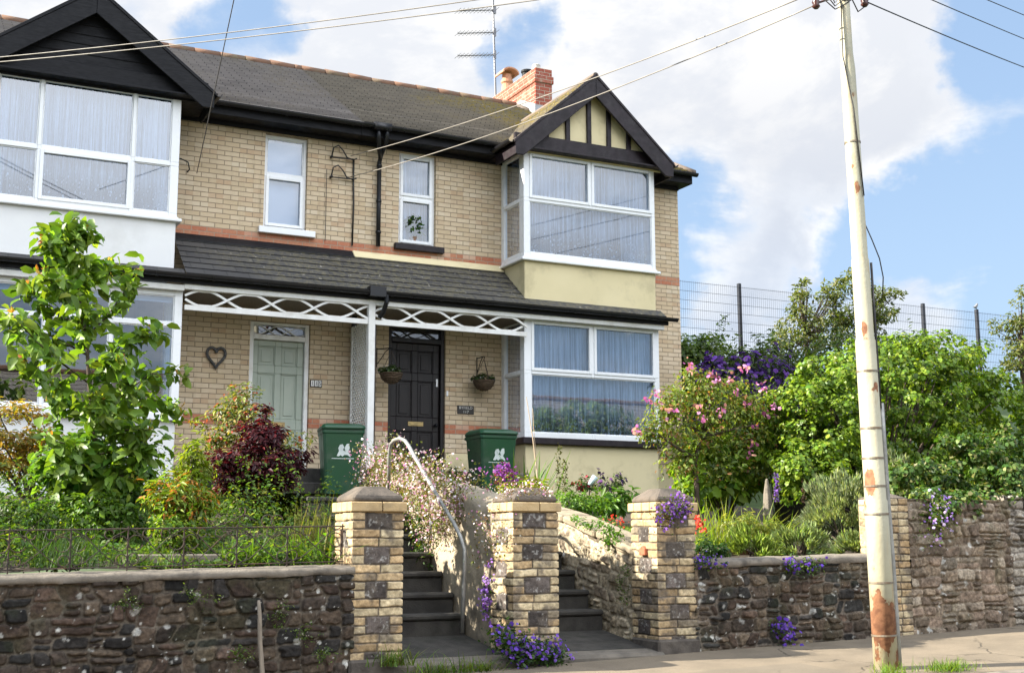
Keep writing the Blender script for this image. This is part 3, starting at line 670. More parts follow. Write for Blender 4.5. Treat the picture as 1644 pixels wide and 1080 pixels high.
def roof_plane(mb, o, e, s, L, h, xr, th=.021):
    o = Vector(o); e = Vector(e).normalized(); s = Vector(s).normalized(); n = e.cross(s)
    if n.z < 0: n = -n
    N = int(round(L/h))
    for i in range(N):
        t0, t1 = i*L/N, (i+1)*L/N; a0, b0 = xr(t0); a1, b1 = xr(t1); j = RNG.normal(0, .0012)
        p = [o+e*a0+s*t0+n*(th+j), o+e*b0+s*t0+n*(th+j), o+e*b1+s*t1+n*.002, o+e*a1+s*t1+n*.002, o+e*a0+s*t0-n*.004, o+e*b0+s*t0-n*.004]
        mb.add([tuple(q) for q in p], [(0, 1, 2, 3), (4, 5, 1, 0)])
def half_gutter(mb, a, b, r=.055, clips=.0):
    a = Vector(a); b = Vector(b); d = (b-a).normalized(); up = Vector((0, 0, 1)); sd = d.cross(up).normalized()
    prof = [sd*(r*math.cos(q))+up*(r*math.sin(q)) for q in np.linspace(PI, 2*PI, 9)]
    prof = prof+[p*.86 for p in prof[::-1]]
    mb.prism([tuple(a+p) for p in prof], b-a)
    if clips:
        L = (b-a).length; t = .25
        while t < L:
            c = a+d*t; q = [p*1.12 for p in prof[:9]]+[p*.98 for p in prof[:9][::-1]]
            mb.prism([tuple(c+p) for p in q], d*.035); t += clips

# ---------------------------------------------------------------- the two halves of the terrace
RY, RZ, EY, EZ = 3.0, 9.64, -.40, 7.60
PITCH = math.atan2(RZ-EZ, RY-EY); SL = math.hypot(RZ-EZ, RY-EY)
PARTY = 6.43
def wall_cells(mb, x0, x1, z0, z1, holes, y0=0, y1=.26):
    frame_cells(mb, x0, x1, z0, z1, [(a, c, b, d, 0) for a, c, b, d in holes], y0, y1)

def gable(house, cx, hw, apex, foot, mat_b, fill, studs, tile):
    """roof, bargeboards and front of the gable over a bay"""
    yb = -1.04; sl = (apex-foot)/hw; L = math.hypot(hw, apex-foot)
    g = MB()
    roof_plane(g, (cx-hw-.04, yb+.01, foot-.03+.01), (0, 1, 0), (hw, 0, apex-foot), L+.055, .1, lambda t: (0, 2.9))
    roof_plane(g, (cx+hw+.04, yb+.01, foot-.03+.01), (0, 1, 0), (-hw, 0, apex-foot), L+.055, .1, lambda t: (0, 2.9))
    rf = g.build('gable_roof', tile, house, uv=lambda c: (c.y, (c.z-foot)*1.45))
    r = MB(); r.tube([(cx, yb, apex+.0), (cx, 1.75, apex+.0)], .055, 8); r.build('ridge_tile', 'ridge_dark' if fill == 'cream' else 'black', rf)
    b = MB(); w_ = .36
    for s in (-1, 1):
        b.prism([(cx, yb, apex+.02), (cx+s*hw, yb, foot+.02), (cx+s*hw, yb, foot-.22), (cx+s*(hw-.16), yb, foot-.22), (cx, yb, apex-w_)], (0, .045, 0))
        b.prism([(cx, yb-.012, apex+.035), (cx+s*(hw+.02), yb-.012, foot+.02), (cx+s*(hw+.02), yb-.012, foot-.035), (cx, yb-.012, apex-.03)], (0, .03, 0))
    b.build('bargeboard', mat_b, house, bevel=.006)
    f = MB(); f.prism([(cx, -.84, apex-.06), (cx-hw+.12, -.84, foot-.02), (cx-hw+.12, -.84, foot-.1), (cx+hw-.12, -.84, foot-.1), (cx+hw-.12, -.84, foot-.02)], (0, .05, 0))
    pn = f.build('gable_panel', fill, house)
    t = MB(); t.box(cx-hw+.06, -.90, foot-.02, cx+hw-.06, -.842, foot+.19)
    for s in studs: t.box(s-.04, -.885, foot+.19, s+.04, -.842, min(apex-.1, apex-abs(s-cx)*sl-.1))
    if fill != 'cream':
        z = foot+.2
        while z < apex-.3: t.box(cx-(apex-z)/sl+.1, -.852, z, cx+(apex-z)/sl-.1, -.842, z+.014); z += .14
    t.build('gable_timber', mat_b, pn, bevel=.005)
    so = MB(); so.box(cx-hw+.02, -1.0, foot-.075, cx+hw-.02, -.0, foot-.045)
    for s in (-1, 1): so.box(cx+s*(hw-.03), -1.0, foot-.22, cx+s*(hw-.0), -.3, foot-.04)
    so.build('soffit', mat_b if fill != 'cream' else 'brownblack', house, bevel=.004)
    for s in (-1, 1):
        gt = MB(); half_gutter(gt, (cx+s*(hw+.07), yb+.02, foot+.015), (cx+s*(hw+.07), -.35, foot+.015), .05)
        gt.build('gutter', 'gutter', house)

def fretwork(house, x0, x1, y, z0, z1, L):
    m = MB(); m.box(x0, y-.03, z0-.07, x1, y+.03, z0); mid = (z0+z1)/2; h = (z1-z0)/2+.012
    n = int((x1-x0)/.03)
    for s in (1, -1):
        P = [(x0+(x1-x0)*i/n, y-.008+.012*s, mid+s*h*math.cos(2*PI*((x1-x0)*i/n-.27)/L)*1.0) for i in range(n+1)]
        P = [(a, b, min(max(c, z0), z1)) for a, b, c in P]
        for a, b in zip(P, P[1:]): m.bar(a, b, .022, .032)
    return m.build('fretwork', 'white_wood', house)

def terraced(x0, x1, bx0, bx1, mats, right):
    cx = (bx0+bx1)/2
    h = thing('terraced_house', *( ('buff brick house with cream gable bay, dark brown door and red brick chimney', 'house') if right else ('buff brick house at left with white bay, black boarded gable and sage green door', 'house')), loc=((x0+x1)/2, 3, 1.6), group='pair of terraced brick houses')
    # openings
    if right: dr = (7.06, 2.2, 8.03, 4.56); wn = (7.20, 5.84, 7.84, 7.36)
    else: dr = (4.86, 2.2, 5.79, 4.42); wn = (5.005, 5.87, 5.68, 7.345)
    holes = [dr, wn, (bx0+.12, 2.8, bx1-.12 if right else 3.62, 4.65), (bx0+.12, 5.7, bx1-.12, 7.35)]
    w_ = MB(); wall_cells(w_, x0, x1, 1.2, 7.56, holes)
    w_.box(x0, .26, 1.2, x0+.2, 6.3, 7.5)
    w_.box(x1-.24, .26, 1.2, x1, 6.3, 7.56); w_.box(x0+.2, 6.05, 1.2, x1-.24, 6.3, 7.5)
    w_.build('wall', 'brick', h)
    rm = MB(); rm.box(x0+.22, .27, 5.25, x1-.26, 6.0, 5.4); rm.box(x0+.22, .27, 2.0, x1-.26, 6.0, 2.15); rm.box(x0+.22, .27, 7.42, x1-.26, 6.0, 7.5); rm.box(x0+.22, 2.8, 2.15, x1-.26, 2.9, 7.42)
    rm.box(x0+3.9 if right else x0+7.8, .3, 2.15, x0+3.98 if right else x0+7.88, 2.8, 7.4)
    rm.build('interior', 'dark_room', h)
    # main roof
    rf = MB(); e = (1, 0, 0); s = (0, RY-EY, RZ-EZ)
    hipx = 1.86 if right else 0
    o_ = (x0-(0 if right else 0), EY, EZ)
    L = x1-x0+(.11 if right else 0)
    roof_plane(rf, o_, e, s, SL, .1, lambda t: (0, L-hipx*t/SL))
    roof_plane(rf, (o_[0], 2*RY-EY, EZ), e, (0, -(RY-EY), RZ-EZ), SL, .2, lambda t: (0, L-hipx*t/SL))
    if right:
        roof_plane(rf, (x1+.11, EY, EZ), (0, 1, 0), (-hipx, 0, RZ-EZ), math.hypot(hipx, RZ-EZ), .1, lambda t: ((RY-EY)*t/math.hypot(hipx, RZ-EZ), 2*(RY-EY)-(RY-EY)*t/math.hypot(hipx, RZ-EZ)))
    roof = rf.build('roof', mats['tile'], h, uv=lambda c: (c.x, (c.y-EY)/math.cos(PITCH)))
    rd = MB(); x = x0; xe = x1-(hipx-.11) if right else x1
    while x < xe-.1:
        q = min(x+.44, xe); rd.tube([(x, RY, RZ+.0+RNG.normal(0, .006)), (q, RY, RZ+.0)], [.085, .08], 8); x += .45
    if right:
        a = Vector((xe, RY, RZ)); b = Vector((x1+.11, EY, EZ)); n = 9
        hp = MB()
        for i in range(n): hp.tube([a+(b-a)*i/n, a+(b-a)*(i+.97)/n], .06, 7)
        hp.build('hip_tile', 'ridge_dark', roof, True)
    rd.build('ridge_tile', 'ridge', roof, True)
    fa = MB(); fa.box(x0, -.33, 7.42, x1+(.10 if right else 0), -.29, 7.60); fa.box(x0, -.29, 7.42, x1+(.06 if right else 0), .0, 7.44)
    if right: fa.box(x1+.06, -.29, 7.42, x1+.10, 6.2, 7.60); fa.box(x1, 0, 7.42, x1+.06, 6.2, 7.44)
    fa.box(x0, -.045, 7.36, x1, -.004, 7.42)
    fa.build('fascia', 'black', h, bevel=.004)
    gu = MB(); half_gutter(gu, (x0, -.405, 7.60), (x1+(.15 if right else 0), -.405, 7.60-.01), .058, 1.05); gu.build('gutter', 'gutter', h)
    gable(h, cx, 1.50 if right else 1.66, 8.80 if right else 8.72, 7.47, mats['barge'], mats['fill'], mats['studs'], mats['tile'])
    # upper bay
    zt, zm, zb = 7.42, 6.60, 5.66
    yb = -.82
    ob = MB(); ob.box(bx0-.06, yb-.065, zb-.075, bx1+.06, 0, zb-.03); ob.box(bx0-.02, yb-.02, zb-.03, bx1+.02, 0, zb); ob.build('bay_sill', 'white', h, bevel=.008)
    ap = MB(); ap.box(bx0+.01, yb, 4.80, bx1-.01, 0, zb-.075); ap.build('bay_apron', 'cream' if right else 'white_render', h, bevel=.01)
    f = front(yb)
    if right:
        lights = [(bx0+.11, zm+.03, cx-.02, zt-.06, 1), (cx+.02, zm+.03, bx1-.07, zt-.06, 1), (bx0+.11, zb+.07, bx1-.07, zm-.03, 0)]
    else:
        w1 = .60; zm = 6.42
        lights = []
        for a, b, mid in ((bx0+.09, bx0+w1, 0), (bx0+w1+.05, bx1-w1-.06, 1), (bx1-w1-.01, bx1-.12, 0)):
            lights += [(a, zm+.03, b, zt-.05, 0), (a, zb+.05, b, zm-.03, mid)]
    window(h, f, bx0, bx1, zb, zt, lights, mats['lace_up'], seed=4+right, name='bay_window')
    for sx, xx in ((1, bx0), (-1, bx1)):
        window(h, side(xx, sx), yb+.075, 0, zb, zt, [(yb+.16, zm+.03, -.10, zt-.06, 0), (yb+.16, zb+.07, -.10, zm-.03, 0)], mats['lace_up'], seed=8+sx, name='bay_window')
    # lower bay
    if right:
        b0, b1, yl, z0, z1, zm2 = bx0, bx1+.03, -.82, 2.77, 4.68, 3.80
        lights = [(b0+.13, zm2+.03, cx-.03, z1-.07, 1), (cx+.03, zm2+.03, b1-.09, z1-.07, 1), (b0+.13, z0+.08, b1-.09, zm2-.03, 0)]
    else:
        b0, b1, yl, z0, z1, zm2 = bx0-.1, 3.67, -.86, 2.90, 4.60, 4.13
        lights = [(b0+.1, zm2+.03, b0+.9, z1-.07, 0), (b0+.95, zm2+.03, b1-.97, z1-.07, 0), (b1-.92, zm2+.03, b1-.11, z1-.07, 0), (b0+.1, z0+.06, b0+.9, zm2-.03, 0), (b0+.95, z0+.06, b1-.97, zm2-.03, 0), (b1-.92, z0+.06, b1-.11, zm2-.03, 0)]
    window(h, front(yl), b0, b1, z0, z1, lights, 'lace_low' if right else None, blind=None if right else 4.45, seed=21, name='bay_window')
    for sx, xx in ((1, b0), (-1, b1)):
        window(h, side(xx, sx), yl+.075, 0, z0, z1, [(yl+.15, zm2+.03, -.12, z1-.07, 0), (yl+.15, z0+.08, -.12, zm2-.03, 0)], 'lace_low' if right else None, seed=30+sx, name='bay_window')
    sl = MB(); sl.box(b0-.05, yl-.06, z0-.10, b1+.05, 0, z0-.0); sl.build('bay_sill', 'brownblack' if right else 'white', h, bevel=.008)
    pl = MB(); pl.box(b0+.03, yl+.03, 1.3, b1-.03, 0, z0-.10); 
    if right: pl.box(8.03, -.025, 1.3, b0+.03, 0, 2.54); pl.box(b1-.03, -.025, 1.3, x1, 0, 2.4)
    pl.build('plinth', 'cream' if right else 'white_render', h, bevel=.01)
    # porch
    p0, p1 = (PARTY, bx0) if right else (b1, PARTY)
    pe = bx1+.12 if right else b1
    pr = MB(); pS = (0, 1.02, .765); pL = math.hypot(1.02, .765)
    roof_plane(pr, (p0, -1.02, 4.83), (1, 0, 0), pS, pL, .19, lambda t: (0, p1-p0+(0 if not right else 0)), .014)
    if right: roof_plane(pr, (bx0, -1.02, 4.83), (1, 0, 0), pS, .22, .19, lambda t: (0, bx1-bx0+.06), .012)
    else: roof_plane(pr, (b0, -1.02, 4.80), (1, 0, 0), pS, .2, .19, lambda t: (0, b1-b0), .012)
    proof = pr.build('porch_roof', 'slate', h, uv=lambda c: (c.x+.07, (c.y+1.02)*1.3))
    fl = MB(); fl.prism([(p0, -.13, 5.535), (p0, -.13, 5.515), (p0, -.002, 5.60), (p0, -.002, 5.655)] if right else [(p0, -.14, 5.525), (p0, -.14, 5.505), (p0, -.004, 5.60), (p0, -.004, 5.645)], (p1-p0 if right else p1-p0-.0, 0, 0))
    fl.build('flashing', 'cream' if right else 'black', proof, bevel=.01)
    g2 = MB(); half_gutter(g2, ((PARTY if right else b0-.3), -1.06, 4.82), (pe+.12 if right else PARTY-.06, -1.06, 4.81), .058, .78); g2.build('gutter', 'gutter', h, bevel=0)
    ff = MB(); ff.box(p0 if right else b0-.05, -.985, 4.70, pe if right else PARTY, -.955, 4.82); ff.build('fascia', 'black', h)
    bm = MB(); bm.box(p0, -.95, 4.625, (bx1+.06 if right else PARTY), -.84 if right else -.875, 4.70)
    if not right: bm.box(b0-.03, -.95, 4.60, b1, -.875, 4.68)
    bm.box(p0, -.84, 4.66, p1, -.0, 4.69)
    bm.build('porch_beam', 'white_wood' , h, bevel=.005)
    so = MB(); so.box(p0, -.85, 4.61, p1, -.0, 4.655); so.build('porch_ceiling', 'grey_wood', h)
    fretwork(h, p0+.055 if right else p0+.02, p1+.0 if right else p1-.055, -.90, 4.41, 4.62, 1.27)
    # door
    if right:
        a, b = 7.125, 7.965; m = (a+b)/2
        pn = [(a+.11, 3.80, m-.05, 4.15), (m+.05, 3.80, b-.11, 4.15), (a+.11, 3.10, m-.05, 3.67), (m+.05, 3.10, b-.11, 3.67), (a+.11, 2.36, m-.05, 2.88), (m+.05, 2.36, b-.11, 2.88)]
        door(h, a, b, 2.2, 4.27, .10, 'doorbrown', 'doorbrown', pn, 4.49, knob=(b-.07, 2.98), letter=(m+.02, 2.995))
    else:
        a, b = 4.93, 5.72; m = (a+b)/2
        pn = [(a+.085, 3.78, m-.05, 4.07), (m+.05, 3.78, b-.10, 4.07), (a+.085, 2.98, m-.05, 3.66), (m+.05, 2.98, b-.10, 3.66), (a+.085, 2.36, m-.05, 2.82), (m+.05, 2.36, b-.10, 2.82)]
        door(h, a, b, 2.2, 4.16, .10, 'sage', 'white_wood', pn, 4.38, knob=None, letter=(m, 2.9))
    st = MB(); st.box(*( (6.9, -1.25, 1.2, 8.9, -.03, 2.19) if right else (4.2, -1.1, 1.2, 6.4, -.03, 2.19))); st.box(*((7.0, -1.55, 1.2, 8.2, -1.25, 1.98) if right else (4.6, -1.4, 1.2, 6.1, -1.1, 1.98)))
    st.build('porch_step', 'concrete' if right else 'step', h, bevel=.02)
    # small upstairs window
    a, c, b, d = wn
    zs = 6.63 if right else 6.72
    lights = [(a+.05, zs+.03, b-.05, d-.05, right), (a+.05, c+.05, b-.05, zs-.03, 1)]
    sw = window(h, front(.07), a, b, c, d, lights, 'net' if right else None, blind=None if right else c+.04, seed=50+right)
    sm = MB(); sm.box(a-.08, -.075, c-.10, b+.13, .07, c); sm.build('sill', 'brownblack' if right else 'white', sw, bevel=.008)
    return h

studs_x = [float(at(px, py, y=-.88)[0]) for px, py in ((878, 216), (912, 205), (946, 190), (978, 210), (1010, 240))]
HR = terraced(PARTY, 12.54, 9.02, 11.51, dict(tile='tile_moss', barge='brownblack', fill='cream', studs=studs_x, lace_up='lace_up'), True)
HL = terraced(-4.5, PARTY, 1.06, 3.55, dict(tile='tile_dark', barge='black', fill='black', studs=[], lace_up='lace_up'), False)

# ---- right house: post, trellis, pipe, chimney, wall cable
mb = MB(); mb.box(PARTY-.055, -.955, 2.19, PARTY+.05, -.855, 4.80); mb.box(PARTY-.07, -.97, 2.19, PARTY+.065, -.84, 2.42); mb.build('porch_post', 'white_wood', HR, bevel=.008)
mb = MB(); mb.box(PARTY+.055, -.90, 2.19, PARTY+.085, -.84, 4.40); mb.box(PARTY-.0, -.11, 2.19, PARTY+.06, -.03, 4.60)
mb.build('side_strip', 'brownblack', HR)  # dark upright strips, one beside the post, one at the wall
mb = MB(); ya, yb_, za, zb_ = -.84, -.10, 2.25, 4.42
mb.box(PARTY-.02, ya-.02, za, PARTY+.01, ya+.02, zb_); mb.box(PARTY-.02, yb_-.02, za, PARTY+.01, yb_+.02, zb_)
for s in (1, -1):
    c = -3.2
    while c < 3.2:
        # line y = yc + s*(z-zc)
        pts = []
        for i in range(61):
            z = za+(zb_-za)*i/60; y = (ya+yb_)/2+s*(z-(za+zb_)/2)+c
            if ya <= y <= yb_: pts.append((PARTY-.005+.006*s, y, z))
        if len(pts) > 1: mb.bar(pts[0], pts[-1], .022, .008, up=(1, 0, 0))
        c += .085
mb.build('trellis', 'white_wood', HR)
mb = MB(); px_ = 6.83
mb.tube([(px_, -.40, 7.58), (px_, -.40, 7.46), (px_, -.34, 7.34), (px_, -.14, 7.20), (px_, -.075, 7.10), (px_, -.075, 6.4), (px_, -.075, 5.74)], .036, 10)
mb.tube([(px_-.14, -.40, 7.56), (px_-.14, -.40, 7.40), (px_-.07, -.25, 7.24), (px_, -.12, 7.16)], .036, 10)
for z in (7.03, 6.45, 5.95): mb.lathe([(.046, 0), (.046, .035)], (px_, -.075, z), 10); 
mb.box(px_-.22, -.47, 7.52, px_+.06, -.33, 7.63)
mb.build('downpipe', 'gutter', HR, True)
mb = MB(); mb.tube([(PARTY+.18, -1.06, 4.78), (PARTY+.18, -1.06, 4.66), (PARTY+.16, -.98, 4.52), (PARTY+.12, -.93, 4.45)], .035, 10); mb.box(PARTY-.1, -1.13, 4.73, PARTY+.15, -.98, 4.88)
mb.build('downpipe', 'gutter', HR, False)
cab = MB(); cx_ = 6.42
cab.tube([(cx_, -.025, 7.10), (cx_, -.025, 6.78), (cx_+.012, -.025, 6.4), (cx_, -.025, 5.72)], .013, 6)
for zz in (7.12, 6.80):
    cab.tube([(cx_, -.04, zz-.03), (cx_-.12, -.05, zz), (cx_-.19, -.06, zz+.1), (cx_-.27, -.07, zz+.17), (cx_-.35, -.07, zz+.12), (cx_-.37, -.06, zz)], .011, 6)
    cab.tube([(cx_-.37, 0, zz-.02), (cx_-.37, -.07, zz-.02)], .02, 8); cab.tube([(cx_-.37, -.05, zz-.03), (cx_, -.06, zz-.02), (cx_+.04, -.06, zz)], .011, 6)
cab.build('wall_cable', 'cable', HR, True)
cb = MB(); cb.tube([(cx_-.44, -.03, 6.9), (cx_-.44, -.03, 5.75)], .005, 5); cb.build('wall_cable', 'cable', HR)
lb = MB(); lb.tube([(3.60, -.02, 6.6), (3.62, -.05, 6.70), (3.72, -.08, 6.74), (3.83, -.08, 6.70), (3.86, -.06, 6.60), (3.84, 0, 6.57)], .010, 6); lb.build('wall_cable', 'cable', HL, True)
mb = MB(); mb.box(10.96, 2.45, 8.7, 11.33, 4.5, 9.98); mb.box(10.935, 2.425, 9.98, 11.355, 4.525, 10.13); mb.box(10.96, 2.45, 10.13, 11.33, 4.5, 10.28)
ch = mb.build('chimney', 'red_brick', HR, bevel=.008)
mb = MB(); mb.prism([(10.93, 2.42, 9.2), (10.93, 2.42, 9.52), (10.93, 3.0, 9.78), (10.93, 3.4, 9.78), (10.93, 3.4, 9.4), (10.93, 3.0, 9.4)], (.03, 0, 0)); mb.box(10.94, 2.41, 9.2, 11.34, 2.445, 9.50); mb.build('flashing', 'lead', ch)
for yy, kind in ((2.75, 0), (3.15, 1), (4.05, 2)):
    c = (11.14, yy, 10.27); mb = MB()
    if kind == 2:
        mb.lathe([(.13, 0), (.12, .02), (.10, .22), (.125, .25), (.125, .29), (.10, .30), (.10, .42)], c, 14)
        mb.prism([(11.14+.19*math.cos(a), yy-.2, 10.27+.40+.13*math.sin(a)) for a in np.linspace(0, PI, 9)]+[(11.14+.16*math.cos(a), yy-.2, 10.27+.40+.10*math.sin(a)) for a in np.linspace(PI, 0, 9)], (0, .40, 0))
        mb.build('chimney_pot', M('pale terracotta', (.52, .26, .16), (.44, .22, .13), 6, .85), ch)
    elif kind == 1:
        mb.lathe([(.10, 0), (.10, .15), (.12, .16), (.12, .20), (.08, .20)], c, 12); mb.build('chimney_pot', 'black', ch)
    else:
        mb.lathe([(.085, 0), (.08, .16), (.085, .17), (.06, .19)], c, 12); mb.build('chimney_pot', M('weathered cement', (.48, .46, .42), None, 6, .9), ch)
# door bell and small fittings by the brown door
mb = MB(); mb.box(8.045, -.012, 3.45, 8.075, 0, 3.53); mb.build('door_bell', 'white', HR)
mb = MB(); mb.box(7.905, .085, 3.60, 7.935, .10, 3.72); mb.build('door_lock', 'white', HR)
# lamp and plant seen inside
t = thing('table_lamp', 'cream drum table lamp standing inside the left bay window', 'lamp', (3.2, -.35, 2.95))
mb = MB(); mb.lathe([(.16, .36), (.13, .64)], (3.2, -.35, 2.92), 20); mb.build('lamp_shade', 'shade', t, True)
mb = MB(); mb.lathe([(.08, 0), (.09, .03), (.03, .06), (.045, .18), (.02, .3), (.012, .4)], (3.2, -.35, 2.92), 14); mb.build('lamp_base', 'ceramic', t, True)
t = thing('house_plant', 'green leafy pot plant standing inside the small upstairs window', 'plant', (7.52, .14, 5.88))
P, out, cc = clump_points((7.53, .155, 6.18), (.17, .03, .17), 9, .09, 130)
P[:, 1] = np.clip(P[:, 1], .125, .19)
leaves_on('foliage', t, P, out, .085, .5, [G1, G3, (.05, .10, .04)], 'leaf', 'lance')
mb = MB(); mb.lathe([(.05, 0), (.075, .13), (.06, .13), (.05, .11)], (7.52, .16, 5.88), 14); mb.build('pot', 'pot', t, True)

# ---------------------------------------------------------------- street walls
def street_wall(label, x0, x1, zb, zt, seed, pal, cope=.07, depth=.34, res=.009, y=-8.2, y_front=None, mat='stone_col', cope_mat='coping', mortar=(.092, .077, .060), lich=1., rows=(.085, .165), widths=(.11, .26), moss=.10, ov=.03, cat='wall', name='stone_wall', mw=.012):
    t = thing(name, label, cat, ((x0+x1)/2, y+.15, zb((x0+x1)/2)))
    nu = int((x1-x0)/res); nw = int((max(zt(x0), zt(x1))-cope-min(zb(x0), zb(x1)))/res)
    U, W = np.meshgrid(np.linspace(x0, x1, nu), np.linspace(0, 1, nw)*(zt(x0)-zb(x0)-cope), indexing='ij')
    H, C = rubble(U, W, seed, rows, widths, pal, mortar, mw, lich, moss=moss)
    relief_wall('stonework', x0, x1, y, zb, lambda a: zt(a)-cope, depth-.03, H, C, mat, t)
    if cope:
        n = int((x1-x0)/.03)+2; xs = np.linspace(x0, x1, n)
        prof = [(-ov, .0), (-ov-.012, .012), (-ov-.012, cope*.62), (-ov+.02, cope*.95), (.05, cope*1.05), (depth-.05, cope*1.08), (depth+.02, cope*.8), (depth+.02, 0)]
        V = []
        for i, a in enumerate(xs):
            for j, (d, z) in enumerate(prof):
                q = fbm(np.array([a*3.]), np.array([j*.31+seed]), 2.2, seed+4)[0]-.5; q2 = fbm(np.array([a*2.]), np.array([j*.2+9+seed]), 3.2, seed+8)[0]-.5
                V.append((a, y+d+q*.028, zt(a)-cope+z+q2*.022))
        m = len(prof); idx = np.arange(n*m).reshape(n, m)
        F = np.stack([idx[:-1, :-1], idx[:-1, 1:], idx[1:, 1:], idx[1:, :-1]], -1).reshape(-1, 4)
        np_mesh('coping', V, F, cope_mat, t, None, False)
    return t
DARK = STONE_PAL
wl = street_wall('low dark rubble wall with iron railing on its coping, left of the gateway', -.6, 3.63, lambda x: pave_z(x, -8.2)-.06, lambda x: .905+.0158*x, 5, DARK, lich=.9)
wl2 = MB(); wl2.box(-9, -8.2, -.6, -.6, -7.86, .88); wl2.build('stonework', M('dark rubble stone', (.07, .05, .04), (.045, .036, .03), 6, .9, 1.0, 12), wl)
PAL2 = [(a*1.5, b*1.5, c*1.45) for a, b, c in DARK]
street_wall('low dark rubble wall with grey coping, between gate pillar and tall wall', 7.03, 9.46, lambda x: pave_z(x, -8.2)-.03, lambda x: .985+.018*(x-7.05), 12, PAL2, cope=.075, lich=.9, rows=(.08, .14), widths=(.09, .22), mortar=(.15, .125, .10))
PAL3 = [(.185, .142, .10), (.15, .112, .082), (.22, .175, .13), (.105, .08, .058), (.245, .205, .155), (.175, .13, .095)]
street_wall('tall brown rubble wall under the trailing ivy, beside the pole', 9.74, 11.22, lambda x: pave_z(x, -8.2)-.03, lambda x: 1.60, 23, PAL3, cope=0, lich=.5, rows=(.08, .15), widths=(.12, .34), mortar=(.20, .16, .115), moss=.15)
PAL4 = [(.27, .24, .20), (.21, .185, .15), (.31, .28, .235), (.15, .13, .108), (.24, .205, .165)]
street_wall('grey slate stone wall at the right edge of the photo', 11.22, 15.5, lambda x: pave_z(x, -8.2)-.03, lambda x: 1.66, 31, PAL4, cope=0, lich=.3, rows=(.05, .12), widths=(.12, .36), mortar=(.14, .12, .10), y=-8.17, moss=.1)

# ---------------------------------------------------------------- gate pillars
def pillar_face(Wd, Hh, seed, shift, res, dark=0., quoin=False):
    r = np.random.default_rng(seed); nu = max(int(Wd/res), 8); nw = max(int(Hh/res), 8)
    U, Z = np.meshgrid(np.linspace(0, Wd, nu), np.linspace(0, Hh, nw), indexing='ij')
    u = U; z = (Hh-Z)+(fbm(U, Z, 5, seed)-.5)*.020
    rowh = .072; row = np.floor(z/rowh).astype(int); pair = row//2
    inz = z-row*rowh; dz = np.minimum(inz, rowh-inz)
    block = ((pair+shift) % 2 == 0) & (not quoin)
    nr = row.max()+3; jx = r.uniform(.42, .58, nr)*Wd; ja = r.uniform(.19, .34, nr)*Wd; jb = r.uniform(.66, .83, nr)*Wd
    ja = np.repeat(ja[::2], 2)[:nr]; jb = np.repeat(jb[::2], 2)[:nr]
    ro = np.clip(row, 0, nr-1)
    dj = np.abs(u-jx[ro])
    inb = block & (u > ja[ro]) & (u < jb[ro])
    zp = z-pair*rowh*2; dzp = np.minimum(zp, 2*rowh-zp)
    d = np.where(block, np.minimum(np.abs(u-ja[ro]), np.abs(u-jb[ro])), dj)
    d = np.where(inb, np.minimum(d, dzp), np.minimum(d, dz))
    mwd = .0025+.0065*fbm(U, Z, 14, seed+2)
    s = sstep(d, mwd*.5, mwd+.0035)
    bid = row*3+np.where(block, np.where(u > jb[ro], 2, 0), (u > jx[ro]).astype(int)); bid = np.where(inb, 400+pair, bid)
    off = r.normal(0, .004, 800)[bid % 800]; tone = r.random(800)[bid % 800]
    H = s*(.013+off)+(fbm(U, Z, 18, seed+3, 5)-.5)*.024*s
    buff = np.array((.40, .30, .175)); gold = np.array((.40, .25, .115)); pale = np.array((.48, .395, .25))
    C = buff*(1-tone)[..., None]+np.where((tone > .5)[..., None], pale, gold)*tone[..., None]
    st = np.array((.075, .062, .055)); C = np.where(inb[..., None], st*(.6+.9*tone)[..., None], C)
    C = C*(.50+.95*fbm(U, Z, 16, seed+6, 5))[..., None]*(.75+.5*r.random(800)[(bid*7) % 800])[..., None]
    C = C*s[..., None]+np.array((.095, .078, .062))*(1-s)[..., None]
    g = (sstep(fbm(U, Z, 6, seed+8, 5), .52, .68)*.72)[..., None]; C = C*(1-g)+np.array((.11, .092, .075))*g
    k = (sstep(fbm(U, Z, 40, seed+9), .62, .72)*inb*.45)[..., None]; C = C*(1-k)+np.array((.45, .44, .41))*k
    sz = sstep(dz, .002, .012)
    e = (sz[0]*.012, sz[-1]*.012)
    bl = np.minimum(U, Wd-U); b = sstep(bl, .0, .016)
    ed = np.where(U < Wd/2, e[0][None], e[1][None])
    H = H*b+ed*(1-b)
    return H, C
